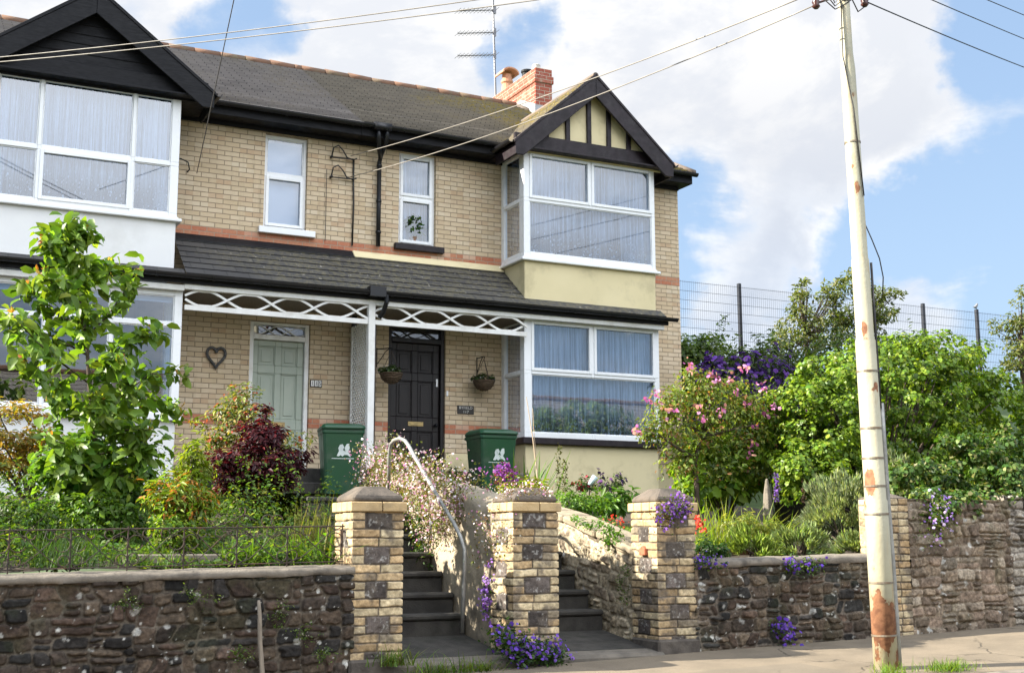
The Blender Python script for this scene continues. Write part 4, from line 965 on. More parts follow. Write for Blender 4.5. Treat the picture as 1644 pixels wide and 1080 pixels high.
def pillar(label, x0, x1, yf, yb, zb, zt, seed, shift=0, plinth=None):
    t = thing('gate_pillar', label, 'pillar', ((x0+x1)/2, (yf+yb)/2, zb), 'gate pillars along the pavement')
    res = .0065; Hh = zt-zb; V = []; F = []; C = []; k = 0
    ce = lambda nw: sstep(np.minimum(((Hh-np.linspace(0, Hh, nw)) % .072), .072-((Hh-np.linspace(0, Hh, nw)) % .072)), .002, .012)*.012
    for (a, b, ax, sg, sh, fx) in ((x0, x1, 'x', -1, shift, yf), (yf, yb, 'y', -1, shift+1, x0), (yf, yb, 'y', 1, shift, x1), (x0, x1, 'x', 1, shift, yb)):
        H, c = pillar_face(b-a, Hh, seed+len(V)*7, sh, res); nu, nw = H.shape
        e = ce(nw); H[0] = e; H[-1] = e
        U = np.linspace(a, b, nu)[:, None]+np.zeros((1, nw)); U[0] -= e; U[-1] += e
        Z = np.tile(np.linspace(zb, zt, nw), (nu, 1)); D = fx+sg*H
        P = np.stack([U, D, Z] if ax == 'x' else [D, U, Z], -1).reshape(-1, 3)
        idx = np.arange(nu*nw).reshape(nu, nw)+k; f = np.stack([idx[:-1, :-1], idx[1:, :-1], idx[1:, 1:], idx[:-1, 1:]], -1).reshape(-1, 4)
        if (ax == 'x') == (sg > 0): f = f[:, ::-1]
        V.append(P); F.append(f); C.append(c.reshape(-1, 3)); k += nu*nw
    np_mesh('brickwork', np.vstack(V), np.vstack(F), 'brick_col', t, np.vstack(C))
    # projecting course of whole bricks
    m = MB(); o = .035; z0, z1 = zt+.004, zt+.085
    y = yf-o
    for a, b in ((x0-o, (x0+x1)/2-.004+.03), ((x0+x1)/2+.004+.03, x1+o)): m.box(a, yf-o, z0, b, yf+.07, z1); m.box(a, yb-.07, z0, b, yb+o, z1)
    for a, b in ((yf+.078, (yf+yb)/2-.004), ((yf+yb)/2+.004, yb-.078)): m.box(x0-o, a, z0, x0+.07, b, z1); m.box(x1-.07, a, z0, x1+o, b, z1)
    m.box(x0+.07, yf+.07, z0, x1-.07, yb-.07, z1-.003); m.box(x0-.005, yf-.005, zt-.01, x1+.005, yb+.005, zt+.004)
    m.build('cap_course', M('buff cap bricks', (.50, .37, .20), (.44, .31, .155), 7, .9, .5, 50, dirt=(.20, .15, .09), dirt_scale=5, dirt_amt=.5), t, bevel=.006)
    c = MB(); i = .012; h1, h2 = .045, .132; xm, ym = (x0+x1)/2, (yf+yb)/2
    r0 = [(x0+i-.02, yf+i-.02), (x1-i+.02, yf+i-.02), (x1-i+.02, yb-i+.02), (x0+i-.02, yb-i+.02)]; r1 = [(xm+(a-xm)*.46, ym+(b-ym)*.46) for a, b in r0]
    zc = z1+.002
    vs = [(*p, zc) for p in r0]+[(*p, zc+h1) for p in r0]+[(*p, zc+h2) for p in r1]
    c.add(vs, [(3, 2, 1, 0)]+[(j, (j+1) % 4, 4+(j+1) % 4, 4+j) for j in range(4)]+[(4+j, 4+(j+1) % 4, 8+(j+1) % 4, 8+j) for j in range(4)]+[(8, 9, 10, 11)])
    c.build('cap', 'cap', t, bevel=.014)
    if plinth is not None:
        p = MB(); p.box(x0-.03, yf-.04, plinth, x1+.03, yb+.02, zb); p.build('base', M('dark base stone', (.10, .085, .07), (.06, .05, .042), 9, .95, 1.0, 25), t, bevel=.02)
    return t
pillar('buff brick gate pillar with dark stone blocks at the end of the railings', 3.622, 4.054, -8.2, -7.77, .20, 1.408, 101, 0, -.06)
pillar('middle buff brick gate pillar with pink daisies over its cap', 5.122, 5.555, -8.2, -7.77, .20, 1.422, 157, 0, -.02)
p3 = pillar('right buff brick gate pillar with purple flowers under its cap', 6.632, 7.045, -8.2, -7.77, .26, 1.440, 211, 0, .06)
m = MB(); m.prism([(6.59, -8.04, 1.03), (6.59, -7.94, 1.03), (6.59, -7.94, 1.09), (6.59, -7.99, 1.12), (6.59, -8.04, 1.09)], (.05, 0, 0)); m.build('brick_chip', M('red brick chip', (.42, .12, .06), (.35, .10, .05), 9, .9, .5), p3, bevel=.006)
t = thing('gate_pillar', 'short buff brick quoin pillar half covered by ivy, behind the pole', 'pillar', (9.6, -8.1, .2), 'gate pillars along the pavement')
H, C = pillar_face(.30, 1.40, 333, 0, .0065, quoin=True); relief_wall('brickwork', 9.44, 9.74, -8.215, lambda x: .20, lambda x: 1.6, .4, H, C, 'brick_col', t)
H, C = pillar_face(.40, 1.40, 343, 0, .0065, quoin=True); relief_wall('side_brickwork', -8.215, -7.83, 9.445, lambda x: .20, lambda x: 1.6, .1, H, C, 'brick_col', t, axis='y')
m = MB(); m.add([(9.42, -8.23, 1.6), (9.76, -8.23, 1.6), (9.76, -7.8, 1.6), (9.42, -7.8, 1.6), (9.58, -8.03, 1.68)], [(3, 2, 1, 0), (0, 1, 4), (1, 2, 4), (2, 3, 4), (3, 0, 4)]); m.build('cap', 'cap', t, bevel=.01)

# ---------------------------------------------------------------- walls beside the steps
def swept_wall(name, label, x0, x1, path, zb, mat, seed, cope=None, round_top=.13, amp=.05):
    """wall along y whose top follows path [(y, z)]"""
    ys = np.linspace(path[0][0], path[-1][0], int(abs(path[-1][0]-path[0][0])/.035)+2); zt = np.interp(ys, [p[0] for p in path], [p[1] for p in path])
    nb = 26; V = []; w_ = x1-x0
    for y, z in zip(ys, zt):
        row = [(x0, zb+(z-round_top-zb)*i/nb) for i in range(nb)]+[(x0+w_/2-w_/2*math.cos(a)*(1.06 if cope else 1), z-round_top+round_top*math.sin(a)) for a in np.linspace(0, PI, 11)]+[(x1, zb+(z-round_top-zb)*(1-i/8)) for i in range(1, 9)]
        for j, (x, zz) in enumerate(row):
            q = fbm(np.array([y*1.]), np.array([zz+(x-x0)*2+seed]), 3.5, seed, 5)[0]-.5; q2 = fbm(np.array([y*1.+7]), np.array([zz+(x-x0)*2+seed]), 11, seed+3, 3)[0]-.5
            s = -1 if x < (x0+x1)/2 else 1
            V.append((x+s*(q*amp+q2*amp*.45), y, zz+(q2*.03 if zz > zb+.1 else 0)))
    n, m_ = len(ys), len(row); idx = np.arange(n*m_).reshape(n, m_)
    F = np.stack([idx[:-1, :-1], idx[1:, :-1], idx[1:, 1:], idx[:-1, 1:]], -1).reshape(-1, 4)
    e = [idx[0], idx[-1][::-1]]
    o = np_mesh(name, V, [F], mat, None, None, False)
    tag(o, label, 'wall'); return o
swept_wall('garden_wall', 'pale lime rendered wall between the two flights of steps', 5.13, 5.50, [(-7.76, 1.55), (-7.3, 1.64), (-6.8, 1.72), (-6.0, 1.84), (-5.0, 1.93), (-4.3, 1.95)], .15, 'render_old', 4)
t = thing('garden_wall', 'pale rubble retaining wall with stone coping beside the right hand steps', 'wall', (6.8, -6.3, .2))
pth = [(-7.765, 1.10), (-7.2, 1.24), (-6.3, 1.45), (-5.2, 1.62), (-4.6, 1.70)]
zt_ = lambda a: float(np.interp(a, [q[0] for q in pth], [q[1] for q in pth]))-.075
U, W = np.meshgrid(np.linspace(-7.765, -4.6, 350), np.linspace(0, 1.2, 135), indexing='ij')
H, C = rubble(U, W, 47, (.09, .16), (.10, .26), [(.33, .275, .19), (.27, .22, .15), (.37, .31, .22), (.22, .175, .125), (.30, .245, .165)], (.35, .30, .215), .022, .25, .011, moss=.12)
relief_wall('stonework', -7.765, -4.6, 6.655, lambda a: .12, zt_, .3, H, C, 'stone_col', t, axis='y')
m = MB()
for i in range(9):
    ya, yb2 = -7.765+i*.352, -7.765+i*.352+.345; h0, h1 = zt_(ya), zt_(yb2); j = RNG.normal(0, .008)
    m.add([(6.615+j, ya, h0), (6.99, ya, h0), (6.99, yb2, h1), (6.615+j, yb2, h1), (6.615+j, ya, h0+.075), (6.99, ya, h0+.085), (6.99, yb2, h1+.085), (6.615+j, yb2, h1+.075)], [(0, 3, 2, 1), (4, 5, 6, 7), (0, 1, 5, 4), (1, 2, 6, 5), (2, 3, 7, 6), (3, 0, 4, 7)])
m.build('coping', M('worn cream coping', (.30, .245, .165), (.22, .18, .125), 6, .95, .9, 40, dirt=(.12, .10, .07), dirt_scale=4, dirt_amt=.6), t, bevel=.018)
swept_wall('garden_wall', 'dark retaining wall hidden behind the left gate pillar', 3.72, 4.045, [(-7.76, .9), (-7.2, .95), (-6.3, 1.1), (-5.2, 1.3), (-4.8, 1.35)], .12, 'step', 15)
def steps(label, x0, x1, seed):
    t = thing('stone_steps', label, 'steps', ((x0+x1)/2, -6.4, .2), 'flights of steps up to the front doors')
    tops = [.49, .675, .87, 1.06, 1.24, 1.44, 1.63]; prev = .28
    for i, z in enumerate(tops):
        y = -7.2+.28*i; m = MB()
        m.box(x0+.004, y-.022, z-.055, x1-.004, y+.31, z); m.box(x0+.004, y, prev-.1, x1-.004, y+.3, z-.056)
        o = m.build('tread', 'step', t, bevel=.016); prev = z
    m = MB(); m.prism([(x0+.002, -8.02, .176), (x0+.002, -7.2, .29), (x0+.002, -7.2, .0), (x0+.002, -8.02, .0)], (x1-x0-.004, 0, 0)); m.build('landing', 'step', t)
    return t
steps('dark concrete steps with grey handrail, left of the rendered wall', 4.058, 5.118, 1)
steps('dark concrete steps between middle and right gate pillars', 5.56, 6.628, 2)
m = MB(); m.prism([(3.95, -8.262, pave_z(4, -8.2)-.15), (3.95, -8.262, .150), (3.95, -8.02, .178), (3.95, -8.02, -.1)], (2.72, 0, 0))
tag(m.build('threshold_slab', 'concrete', bevel=.025), 'worn concrete threshold slab along the pavement under the gate pillars', 'slab')

# ---------------------------------------------------------------- iron railing on the left wall
t = thing('iron_railing', 'rusty scrolled iron railing on the left street wall', 'railing', (2.0, -8.02, .95))
def zc(x): return .905+.0158*x+.005
m = MB(); RYY = -8.03; RT = .325
m.tube([(-.8, RYY, zc(-.8)+RT), (3.60, RYY, zc(3.6)+RT)], .0058, 6); m.tube([(-.8, RYY, zc(-.8)+.03), (3.60, RYY, zc(3.6)+.03)], .005, 6)
m.build('rail', 'iron', t)
def arc(cx, cz, r, a0, a1, n=14): return [(cx+r*math.cos(a0+(a1-a0)*i/n), RYY, cz+r*math.sin(a0+(a1-a0)*i/n)) for i in range(n+1)]
bars = [float(at(px, 880, y=RYY)[0]) for px in (14, 113, 205, 295, 380, 461)]
for i, x in enumerate(bars+[3.585, bars[0]-.5]):
    m = MB(); m.tube([(x, RYY, zc(x)), (x, RYY, zc(x)+RT+(.0 if i % 2 else .02))], .006, 6); m.build('upright', 'iron', t)
for i, (a, b) in enumerate(zip([bars[0]-.5]+bars, bars+[3.585])):
    m = MB(); c = (a+b)/2; z = zc(c); h = RT; wd = b-a
    m.tube([(a+.01, RYY, z+.32), (a+wd*.25, RYY, z+.27), (c, RYY, z+.16), (b-wd*.25, RYY, z+.07), (b-.01, RYY, z+.03)], .0045, 5)
    m.tube([(a+.01, RYY, z+.03), (a+wd*.25, RYY, z+.07), (c, RYY, z+.16), (b-wd*.25, RYY, z+.27), (b-.01, RYY, z+.32)], .0045, 5)
    for s in (-1, 1):
        m.tube(arc(a+.045 if s > 0 else b-.045, z+.09, .042, 0, 2*PI), .0046, 5)
        m.tube(arc(a+.06 if s > 0 else b-.06, z+.215, .058, PI*.1 if s > 0 else PI*.9, PI*1.9 if s > 0 else -PI*.9), .0046, 5)
        m.tube(arc(c+s*.07, z+.285, .035, 0, PI*1.6*s), .0046, 5)
    if i in (5,):
        m.tube([(a-.2, RYY, z+RT), (a-.1, RYY, z+RT+.03), (a+.05, RYY, z+RT+.10), (a+.15, RYY, z+RT+.05)], .0046, 5); m.tube(arc(a+.06, z+RT+.055, .045, 0, 1.7*PI), .0046, 5)
        for q in (.25, .33): m.tube(arc(a+q, z+RT+.05, .05, .2, 1.6*PI), .0046, 5)
    m.build('scrollwork', 'iron', t)
p = at(560, 880, y=-7.98)
m = MB(); m.tube([(3.58, -7.99, 1.26), (3.60, -7.97, 1.263), (3.609, -7.93, 1.25), (3.609, -7.92, .98)], .007, 6); m.build('latch_bar', 'iron', t)

# leaning stick in front of the wall
a = at(415, 963, y=-8.30); b = at(421, 1095, y=-8.36)
m = MB(); d = b-a; m.tube([a+d*s+np.array([.004*math.sin(s*9), 0, 0]) for s in np.linspace(0, 1.25, 8)], [.013, .017, .019, .019, .02, .02, .021, .021], 9)
tag(m.build('wooden_stake', 'grey_wood', smooth=True), 'weathered wooden stake leaning on the dark left wall', 'stake')

# handrail
P0 = [at(742, 1013, x=4.98), at(744, 960, x=4.98), at(746, 905, x=4.98), at(746, 882, x=4.98), at(740, 862, x=4.98), at(728, 838, x=4.98), at(700, 792, x=4.98), at(668, 737, x=4.98), at(656, 715, x=4.98), at(650, 707, x=4.98), at(642, 703.5, x=4.98), at(634, 706, x=4.98), at(628, 712, x=4.98), at(625, 724, x=4.98), at(624, 765, x=4.98)]
P0[0][2] = .33; P0[-1][2] = 1.6
m = MB(); m.tube(P0, .020, 12)
tag(m.build('handrail', 'galv', smooth=True), 'bent galvanised steel tube handrail beside the left steps', 'handrail')

# ---------------------------------------------------------------- wheelie bins
def make_bin():
    t = thing('wheelie_bin', 'x', 'bin', (0, 0, 0), 'green wheelie bins by the front doors')
    m = MB(); r = []
    for z, w_, d0, d1 in ((.06, .225, -.27, .20), (.55, .255, -.315, .24), (.93, .28, -.35, .27), (.935, .292, -.362, .28), (.985, .292, -.362, .28)):
        c = .03; r.append([(-w_+c, d0, z), (w_-c, d0, z), (w_, d0+c, z), (w_, d1-c, z), (w_-c, d1, z), (-w_+c, d1, z), (-w_, d1-c, z), (-w_, d0+c, z)])
    vs = [p for q in r for p in q]; n = 8
    m.add(vs, [tuple(range(n))[::-1]]+[(i*n+k, i*n+(k+1) % n, (i+1)*n+(k+1) % n, (i+1)*n+k) for i in range(len(r)-1) for k in range(n)]+[tuple(range(len(vs)-n, len(vs)))])
    m.build('body', 'bin', t, bevel=.006)
    m = MB(); r = []
    for z, w_, d0, d1 in ((.988, .30, -.385, .285), (1.02, .302, -.388, .29), (1.045, .285, -.36, .275), (1.075, .25, -.25, .24), (1.08, .2, -.15, .2)):
        c = .04; r.append([(-w_+c, d0, z), (w_-c, d0, z), (w_, d0+c, z), (w_, d1-c, z), (w_-c, d1, z), (-w_+c, d1, z), (-w_, d1-c, z), (-w_, d0+c, z)])
    vs = [p for q in r for p in q]
    m.add(vs, [tuple(range(n))[::-1]]+[(i*n+k, i*n+(k+1) % n, (i+1)*n+(k+1) % n, (i+1)*n+k) for i in range(len(r)-1) for k in range(n)]+[tuple(range(len(vs)-n, len(vs)))])
    m.build('lid', 'bin', t, bevel=.008)
    m = MB(); m.tube([(-.25, .36, .97), (.25, .36, .97)], .016, 10); 
    for s in (-.24, .24): m.bar((s, .27, .95), (s, .37, .97), .03, .04)
    m.build('handle', 'bin', t)
    for s in (-1, 1):
        m = MB(tf=lambda a, b, c, s=s: (s*(.235+c), .20+a, .10+b)); m.lathe([(.10, 0), (.10, .045), (.05, .055)], n=18); m.build('wheel', 'rubber', t)
    m = MB(); q = [(1310, 700), (1333, 650), (1325, 620), (1340, 588), (1368, 580), (1386, 610), (1372, 640), (1400, 655), (1388, 618), (1410, 578), (1435, 574), (1442, 622), (1424, 655), (1450, 690), (1452, 712), (1420, 690), (1390, 688), (1370, 706), (1350, 690), (1335, 704)]
    sc = .20/150; yl = lambda z: -.352-(z-.93)*.0 if z > .93 else -.35+(.93-z)*.0921-.003
    pts = [((x-1375)*sc-.0, (718-y)*sc+.60) for x, y in q]
    m.add([(x, yl(z), z) for x, z in pts], [tuple(range(len(pts)))])
    m.add([(-.155, yl(.585), .585), (.15, yl(.585), .585), (.15, yl(.594), .594), (-.155, yl(.594), .594)], [(0, 1, 2, 3)])
    m.build('logo', M('pale printed logo', (.62, .68, .66), None, 6, .5), t)
    return t
b1 = make_bin(); b1.rotation_euler = (0, 0, math.radians(-3)); p = at(804, 697, y=-1.98); b1.location = (p[0]+.0, -1.62, 1.70)
b1['label'] = 'green wheelie bin to the right of the dark brown front door'
b2 = copy_tree(b1); p = at(558, 690, y=-1.85); b2.location = (p[0]+.02, -1.50, 1.70); b2.rotation_euler = (0, 0, math.radians(-12)); b2['label'] = 'green wheelie bin to the left of the porch post'

# ---------------------------------------------------------------- signs and ornaments on the fronts
def text_mesh(name, s, size, loc, mat, parent, ext=.002, spacing=1.0):
    cu = bpy.data.curves.new(name, 'FONT'); cu.body = s; cu.size = size; cu.align_x = 'CENTER'; cu.align_y = 'CENTER'; cu.extrude = ext; cu.space_character = spacing
    o = bpy.data.objects.new(name, cu); COL.objects.link(o); dg = bpy.context.evaluated_depsgraph_get()
    me = bpy.data.meshes.new_from_object(o.evaluated_get(dg)); bpy.data.objects.remove(o)
    for v in me.vertices: x, y, z = v.co; v.co = (x+loc[0], loc[1]-z, y+loc[2])
    me.materials.clear(); n = link(name, me, mat, parent); return n
t = thing('name_plaque', 'dark house name plaque reading BYFIELD 117 right of the brown door', 'plaque', (8.38, -.01, 3.24))
m = MB(); m.box(8.235, -.016, 3.175, 8.525, .0, 3.312); m.build('plate', 'plaque', t, bevel=.004)
text_mesh('lettering', 'BYFIELD', .062, (8.38, -.018, 3.272), 'letter', t, .001, 1.05); text_mesh('lettering', '117', .062, (8.38, -.018, 3.208), 'letter', t, .001, 1.1)
t = thing('number_sign', 'house number tiles 1 1 5 right of the sage green door', 'sign', (5.89, -.01, 3.53))
m = MB(); m.box(5.80, -.012, 3.475, 5.985, 0, 3.585); m.build('backing', 'black', t)
for i, s in enumerate('115'):
    m = MB(); x = 5.835+i*.058; m.box(x-.024, -.018, 3.485, x+.024, -.012, 3.575); q = m.build('number_tile', 'tile_white', t, bevel=.003)
    text_mesh('numeral', s, .085, (x, -.0195, 3.53), 'black_letter', q, .0005)
cxh, czh = 4.36, 3.85
hp = []
for i in range(29):
    a = 2*PI*i/28; hp.append((cxh+.135*(math.sin(a)**3), -.03, czh+.0105*(13*math.cos(a)-5*math.cos(2*a)-2*math.cos(3*a)-math.cos(4*a))))
m = MB(); m.tube(hp, .021, 8, cap=False)
for k in range(5): m.tube([(x+.008*math.sin(i*1.3+k*1.9), y-.014+.008*math.cos(i*1.7+k), z+.012*math.cos(i*1.1+k*2)) for i, (x, y, z) in enumerate(hp)], .006, 5, cap=False)
tag(m.build('heart_ornament', 'willow', smooth=True), 'grey willow heart hung on the buff brick left of the sage door', 'ornament')

# hanging baskets
def make_basket():
    t = thing('hanging_basket', 'x', 'basket', (0, 0, 0), 'wicker hanging baskets beside the brown door')
    m = MB(); m.lathe([(.02, -.15), (.09, -.13), (.145, -.07), (.168, 0), (.176, .01), (.16, .012), (.13, -.04)], (0, 0, 0), 22)
    for k in range(7): zz = -.14+k*.023; rr = np.interp(zz, [-.15, -.13, -.07, 0], [.02, .09, .145, .168])+.004; m.tube([(rr*math.cos(a), rr*math.sin(a), zz+.004*math.sin(a*7+k)) for a in np.linspace(0, 2*PI, 25)], .009, 5, cap=False)
    m.build('basket', 'basket', t, True)
    m = MB()
    for a in (.5, 2.6, 4.7): m.tube([(.165*math.cos(a), .165*math.sin(a), .0), (0, 0, .36)], .0045, 5)
    m.build('chain', 'iron', t)
    m = MB(); m.tube([(0, .27, .12), (0, .27, .42)], .010, 6); m.tube([(0, .27, .40), (0, 0, .40), (0, -.02, .385), (0, 0, .36)], .008, 6); m.tube([(0, .27, .16), (0, .18, .26), (0, .12, .34), (0, .04, .395)], .006, 6)
    m.build('bracket', 'black', t)
    P, out, cc = clump_points((0, 0, .04), (.16, .16, .07), 16, .05, 420, low=-.2)
    leaves_on('foliage', t, P, out, .045, .5, [(.03, .065, .018), (.045, .085, .03), (.025, .045, .02)], 'leaf', 'diamond', droop=.5)
    k = RNG.choice(len(P), 30); leaf_mesh('blossom', P[k]+out[k]*.03, out[k]+np.array([0, -.4, .2]), rdir(30), .018, 1, pick([(.6, .6, .6), (.35, .25, .45)], 30), 'petal', t, 'flower')
    return t
bk = make_basket(); p = at(777, 612, y=-.27); bk.location = (p[0], -.27, p[2]); bk['label'] = 'wicker hanging basket on the brick wall above the name plaque'
bk2 = copy_tree(bk); p = at(628, 600, y=-.40); bk2.location = (p[0], -.40, p[2]); bk2.rotation_euler = (0, 0, math.radians(35)); bk2['label'] = 'wicker hanging basket in front of the left edge of the brown door'

# ---------------------------------------------------------------- television aerial
t = thing('tv_aerial', 'tall television aerial with stacked comb arms beside the chimney', 'aerial', (10.7, 4.55, 9.6))
b = at(796, 166, y=4.55); tp = at(791, -12, y=4.55)
m = MB(); m.tube([b-np.array([0, 0, .5]), b, tp], .022, 8); m.tube([b+np.array([-.25, 0, .02]), b+np.array([.3, 0, .05])], .012, 6); m.build('mast', 'steel', t)
for py in (17.5, 53.5, 89.5):
    a = at(735, py+.5, y=4.55); c = at(796, py-1, y=4.55); m = MB(); m.tube([a, c], .010, 6)
    for i in range(11):
        q = a+(c-a)*i/10; m.tube([q-np.array([0, .0, .035]), q+np.array([0, .0, .035])], .005, 5); m.tube([q-np.array([0, .16, .0]), q+np.array([0, .16, .0])], .005, 5)
    m.box(c[0]-.05, c[1]-.02, c[2]-.09, c[0]+.0, c[1]+.02, c[2]+.09)
    m.build('comb_arm', 'steel', t)

# ---------------------------------------------------------------- utility pole and wires
PY_ = -9.9
pb = at(1423, 1072, y=PY_); pt = at(1354, 0, y=PY_); pd = pt-pb
def pp(z): return pb+pd*((z-pb[2])/(pd[2]))
t = thing('utility_pole', 'cream steel utility pole with rust patches on the pavement', 'pole', tuple(pp(.08)))
m = MB(); prof = [(-.2, .105), (1.50, .100), (1.515, .092), (2.9, .088), (2.92, .078), (3.62, .077), (3.645, .070), (5.4, .066), (5.55, .055), (6.9, .052), (6.92, .03)]
m.tube([pp(z) for z, r in prof], [r for z, r in prof], 28); m.build('shaft', 'pole', t, True)
for z in (.36, .80, 1.38, 1.62, 1.86, 2.12, 2.62, 4.7):
    r = np.interp(z, [a for a, b in prof], [b for a, b in prof])+.003; m = MB(); m.tube([pp(z), pp(z+.016)], r+.002, 24); m.build('strap', M('strap steel', (.24, .22, .18), (.20, .14, .09), 14, .5, metal=.5), t)
m = MB(); off = np.array([.105, -.045, 0]); m.tube([pp(z)+off*(1 if z < 1.5 else .93) for z in (.0, .5, 1.0, 1.5, 2.0, 2.35)], .024, 10)
m.build('conduit', 'galv', t, True)
m = MB(); m.tube([pp(z)+np.array([.075, -.055, 0]) for z in (2.3, 2.6, 3.0, 3.6)], .012, 6)
m.tube([pp(6.0)+np.array([-.06, -.03, 0]), pp(5.5)+np.array([-.075, -.03, 0]), pp(5.0)+np.array([-.03, -.075, 0]), pp(4.2)+np.array([.02, -.08, 0])], .007, 6)
a = at(1388, 358, y=PY_-.02); m.tube([a, at(1400, 385, y=PY_-.05), at(1412, 415, y=PY_-.08), at(1418, 445, y=PY_-.1), at(1417, 475, y=PY_-.1)], .006, 6); m.build('loose_cable', 'cable', t, True)
m = MB()
for q, (px, py) in enumerate(((1310, 6), (1388, 3))):
    c = at(px, py, y=PY_); m.lathe([(.02, -.05), (.038, -.03), (.028, -.01), (.038, .01), (.028, .03), (.03, .05)], c, 12)
    m.tube([c, pp(c[2]+.15)], .010, 6)
for s in (-1, 1):
    for z in (6.3, 6.6): c = pp(z)+np.array([s*.16, 0, .03]); m.lathe([(.02, -.05), (.04, -.03), (.028, 0), (.04, .02), (.02, .05)], c, 12); m.tube([c-np.array([0, 0, .04]), pp(z-.02)], .012, 6)
m.build('insulator', 'ceramic', t, True)
m = MB()
for k in range(3): m.tube([pp(6.02+.05*k)+np.array([-.27+.05*k, 0, .03]), pp(5.93+.03*k)+np.array([-.15, -.05, 0]), pp(5.98+.05*k)+np.array([-.06, -.05, 0]), pp(6.06)+np.array([.05, -.06, 0]), pp(5.97)+np.array([.14, -.03, 0]), pp(6.05)+np.array([.25, 0, .0])], .006, 5)
m.build('jumper_wire', 'cable', t, True)
def wire(label, a, b, sag, r=.007, mat='wire', group=None):
    a = np.array(a, float); b = np.array(b, float); P = []
    for i in range(25): s = i/24; p = a+(b-a)*s; p[2] -= sag*4*s*(1-s); P.append(p)
    m = MB(); m.tube(P, r, 6); return tag(m.build('overhead_wire', mat, smooth=True), label, 'wire', group)
WG = 'overhead wires from the pole'
wire('upper of the two wires crossing the black gable towards the pole', at(-70, 98.5, y=-2.2), at(1354, -92, y=PY_), .10, .006, 'pale_wire', WG)
wire('lower of the two wires crossing the black gable towards the pole', at(-70, 105.5, y=-2.2), at(1354, -74, y=PY_), .10, .006, 'pale_wire', WG)
wire('upper pale wire from the wall bracket over the brown gable to the pole', at(563, 250.5, y=-.07), at(1282, -1, y=PY_), .10, .006, 'pale_wire', WG)
wire('lower pale wire from the wall bracket across the cream gable to the pole', at(563, 284, y=-.07), at(1310, 8, y=PY_), .13, .006, 'pale_wire', WG)
wire('thin wire dropping steeply to the brick beside the white left bay', at(316, 278, y=-.06), at(384, -40, y=-5.5), .01, .006, 'wire', WG)
wire('lowest dark wire leaving the pole to the right', at(1388, 2, y=PY_), at(1720, 136, y=-5.), .03, .007, 'cable', WG)
wire('middle dark wire at the top right corner', at(1354, -62, y=PY_), at(1720, 93, y=-5.), .02, .0065, 'cable', WG)
wire('shortest dark wire in the extreme top right corner', at(1354, -100, y=PY_), at(1720, 55, y=-5.), .02, .0065, 'cable', WG)

# ---------------------------------------------------------------- fence on the bank, bird
t = thing('mesh_fence', 'tall dark weldmesh fence along the bank behind the hedges', 'fence', (20, 4, 4.4))
FX = [11.3, 14.1, 16.85, 19.55, 22.27, 24.03, 26.8, 29.5]
for x in FX:
    m = MB(); m.box(x-.035, 3.97, 3.2, x+.035, 4.05, 6.80); m.build('fence_post', 'fence_green', t, bevel=.004)
m = MB(); z = 4.3
while z < 6.75: m.box(11.3, 3.955, z, 29.5, 3.960, z+.007); z += .2
x = 11.3
while x < 29.5: m.box(x, 3.950, 4.2, x+.003, 3.953, 6.73); x += .055
m.build('mesh_panel', 'fence_green', t)
b = at(1568, 499, y=4.0); bz = 6.80; bx = float(b[0])
me = bpy.data.meshes.new('bird'); pts = [((.0, 0, .075), .042), ((-.06, 0, .05), .034), ((-.15, 0, .035), .010), ((-.20, 0, .03), .008), ((.05, 0, .115), .030), ((.075, 0, .15), .026), ((.105, 0, .15), .008), ((.0, .0, .03), .010), ((.0, .0, .0), .006)]
ed = [(0, 1), (1, 2), (2, 3), (0, 4), (4, 5), (5, 6), (0, 7), (7, 8)]
me.from_pydata([p for p, r in pts], ed, []); bo = bpy.data.objects.new('bird', me); COL.objects.link(bo); me.materials.append(MT['bird'])
sk = bo.modifiers.new('skin', 'SKIN'); 
for i, (p, r) in enumerate(pts): me.skin_vertices[0].data[i].radius = (r, r)
me.skin_vertices[0].data[0].use_root = True
sb = bo.modifiers.new('sub', 'SUBSURF'); sb.levels = 1; sb.render_levels = 2
bo.location = (bx, 4.01, bz); bo.rotation_euler = (0, 0, math.radians(20)); tag(bo, 'small grey bird perched on a fence post above the hedge', 'bird')

# ---------------------------------------------------------------- terrace across the road (it shows in the window panes)
t = thing('terraced_house', 'long brown brick terrace on the far side of the road, mirrored in the bay windows', 'house', (22, -36, -1))
m = MB(); m.box(-14, -42, -1.6, 46, -34, 4.6); m.build('wall', 'brick', t)
m = MB(); roof_plane(m, (46, -33.6, 4.5), (-1, 0, 0), (0, -4.4, 3.6), math.hypot(4.4, 3.6), .3, lambda q: (0, 60)); roof_plane(m, (-14, -42.4, 4.5), (1, 0, 0), (0, 4.4, 3.6), math.hypot(4.4, 3.6), .3, lambda q: (0, 60)); m.add([(-14, -34, 4.5), (-14, -42, 4.5), (-14, -38, 8.0)], [(0, 1, 2)]); m.add([(46, -34, 4.5), (46, -42, 4.5), (46, -38, 8.0)], [(0, 1, 2)])
r = m.build('roof', 'tile_dark', t, uv=lambda c: (c.x, (c.y+38)*1.3)); m = MB(); m.tube([(-14, -38, 8.12), (46, -38, 8.12)], .16, 8); m.build('ridge_tile', 'ridge', r)
for x in range(-12, 46, 5):
    m = MB(); m.box(x, -33.97, 1.6, x+1.4, -33.9, 3.2); m.build('window', 'white', t)

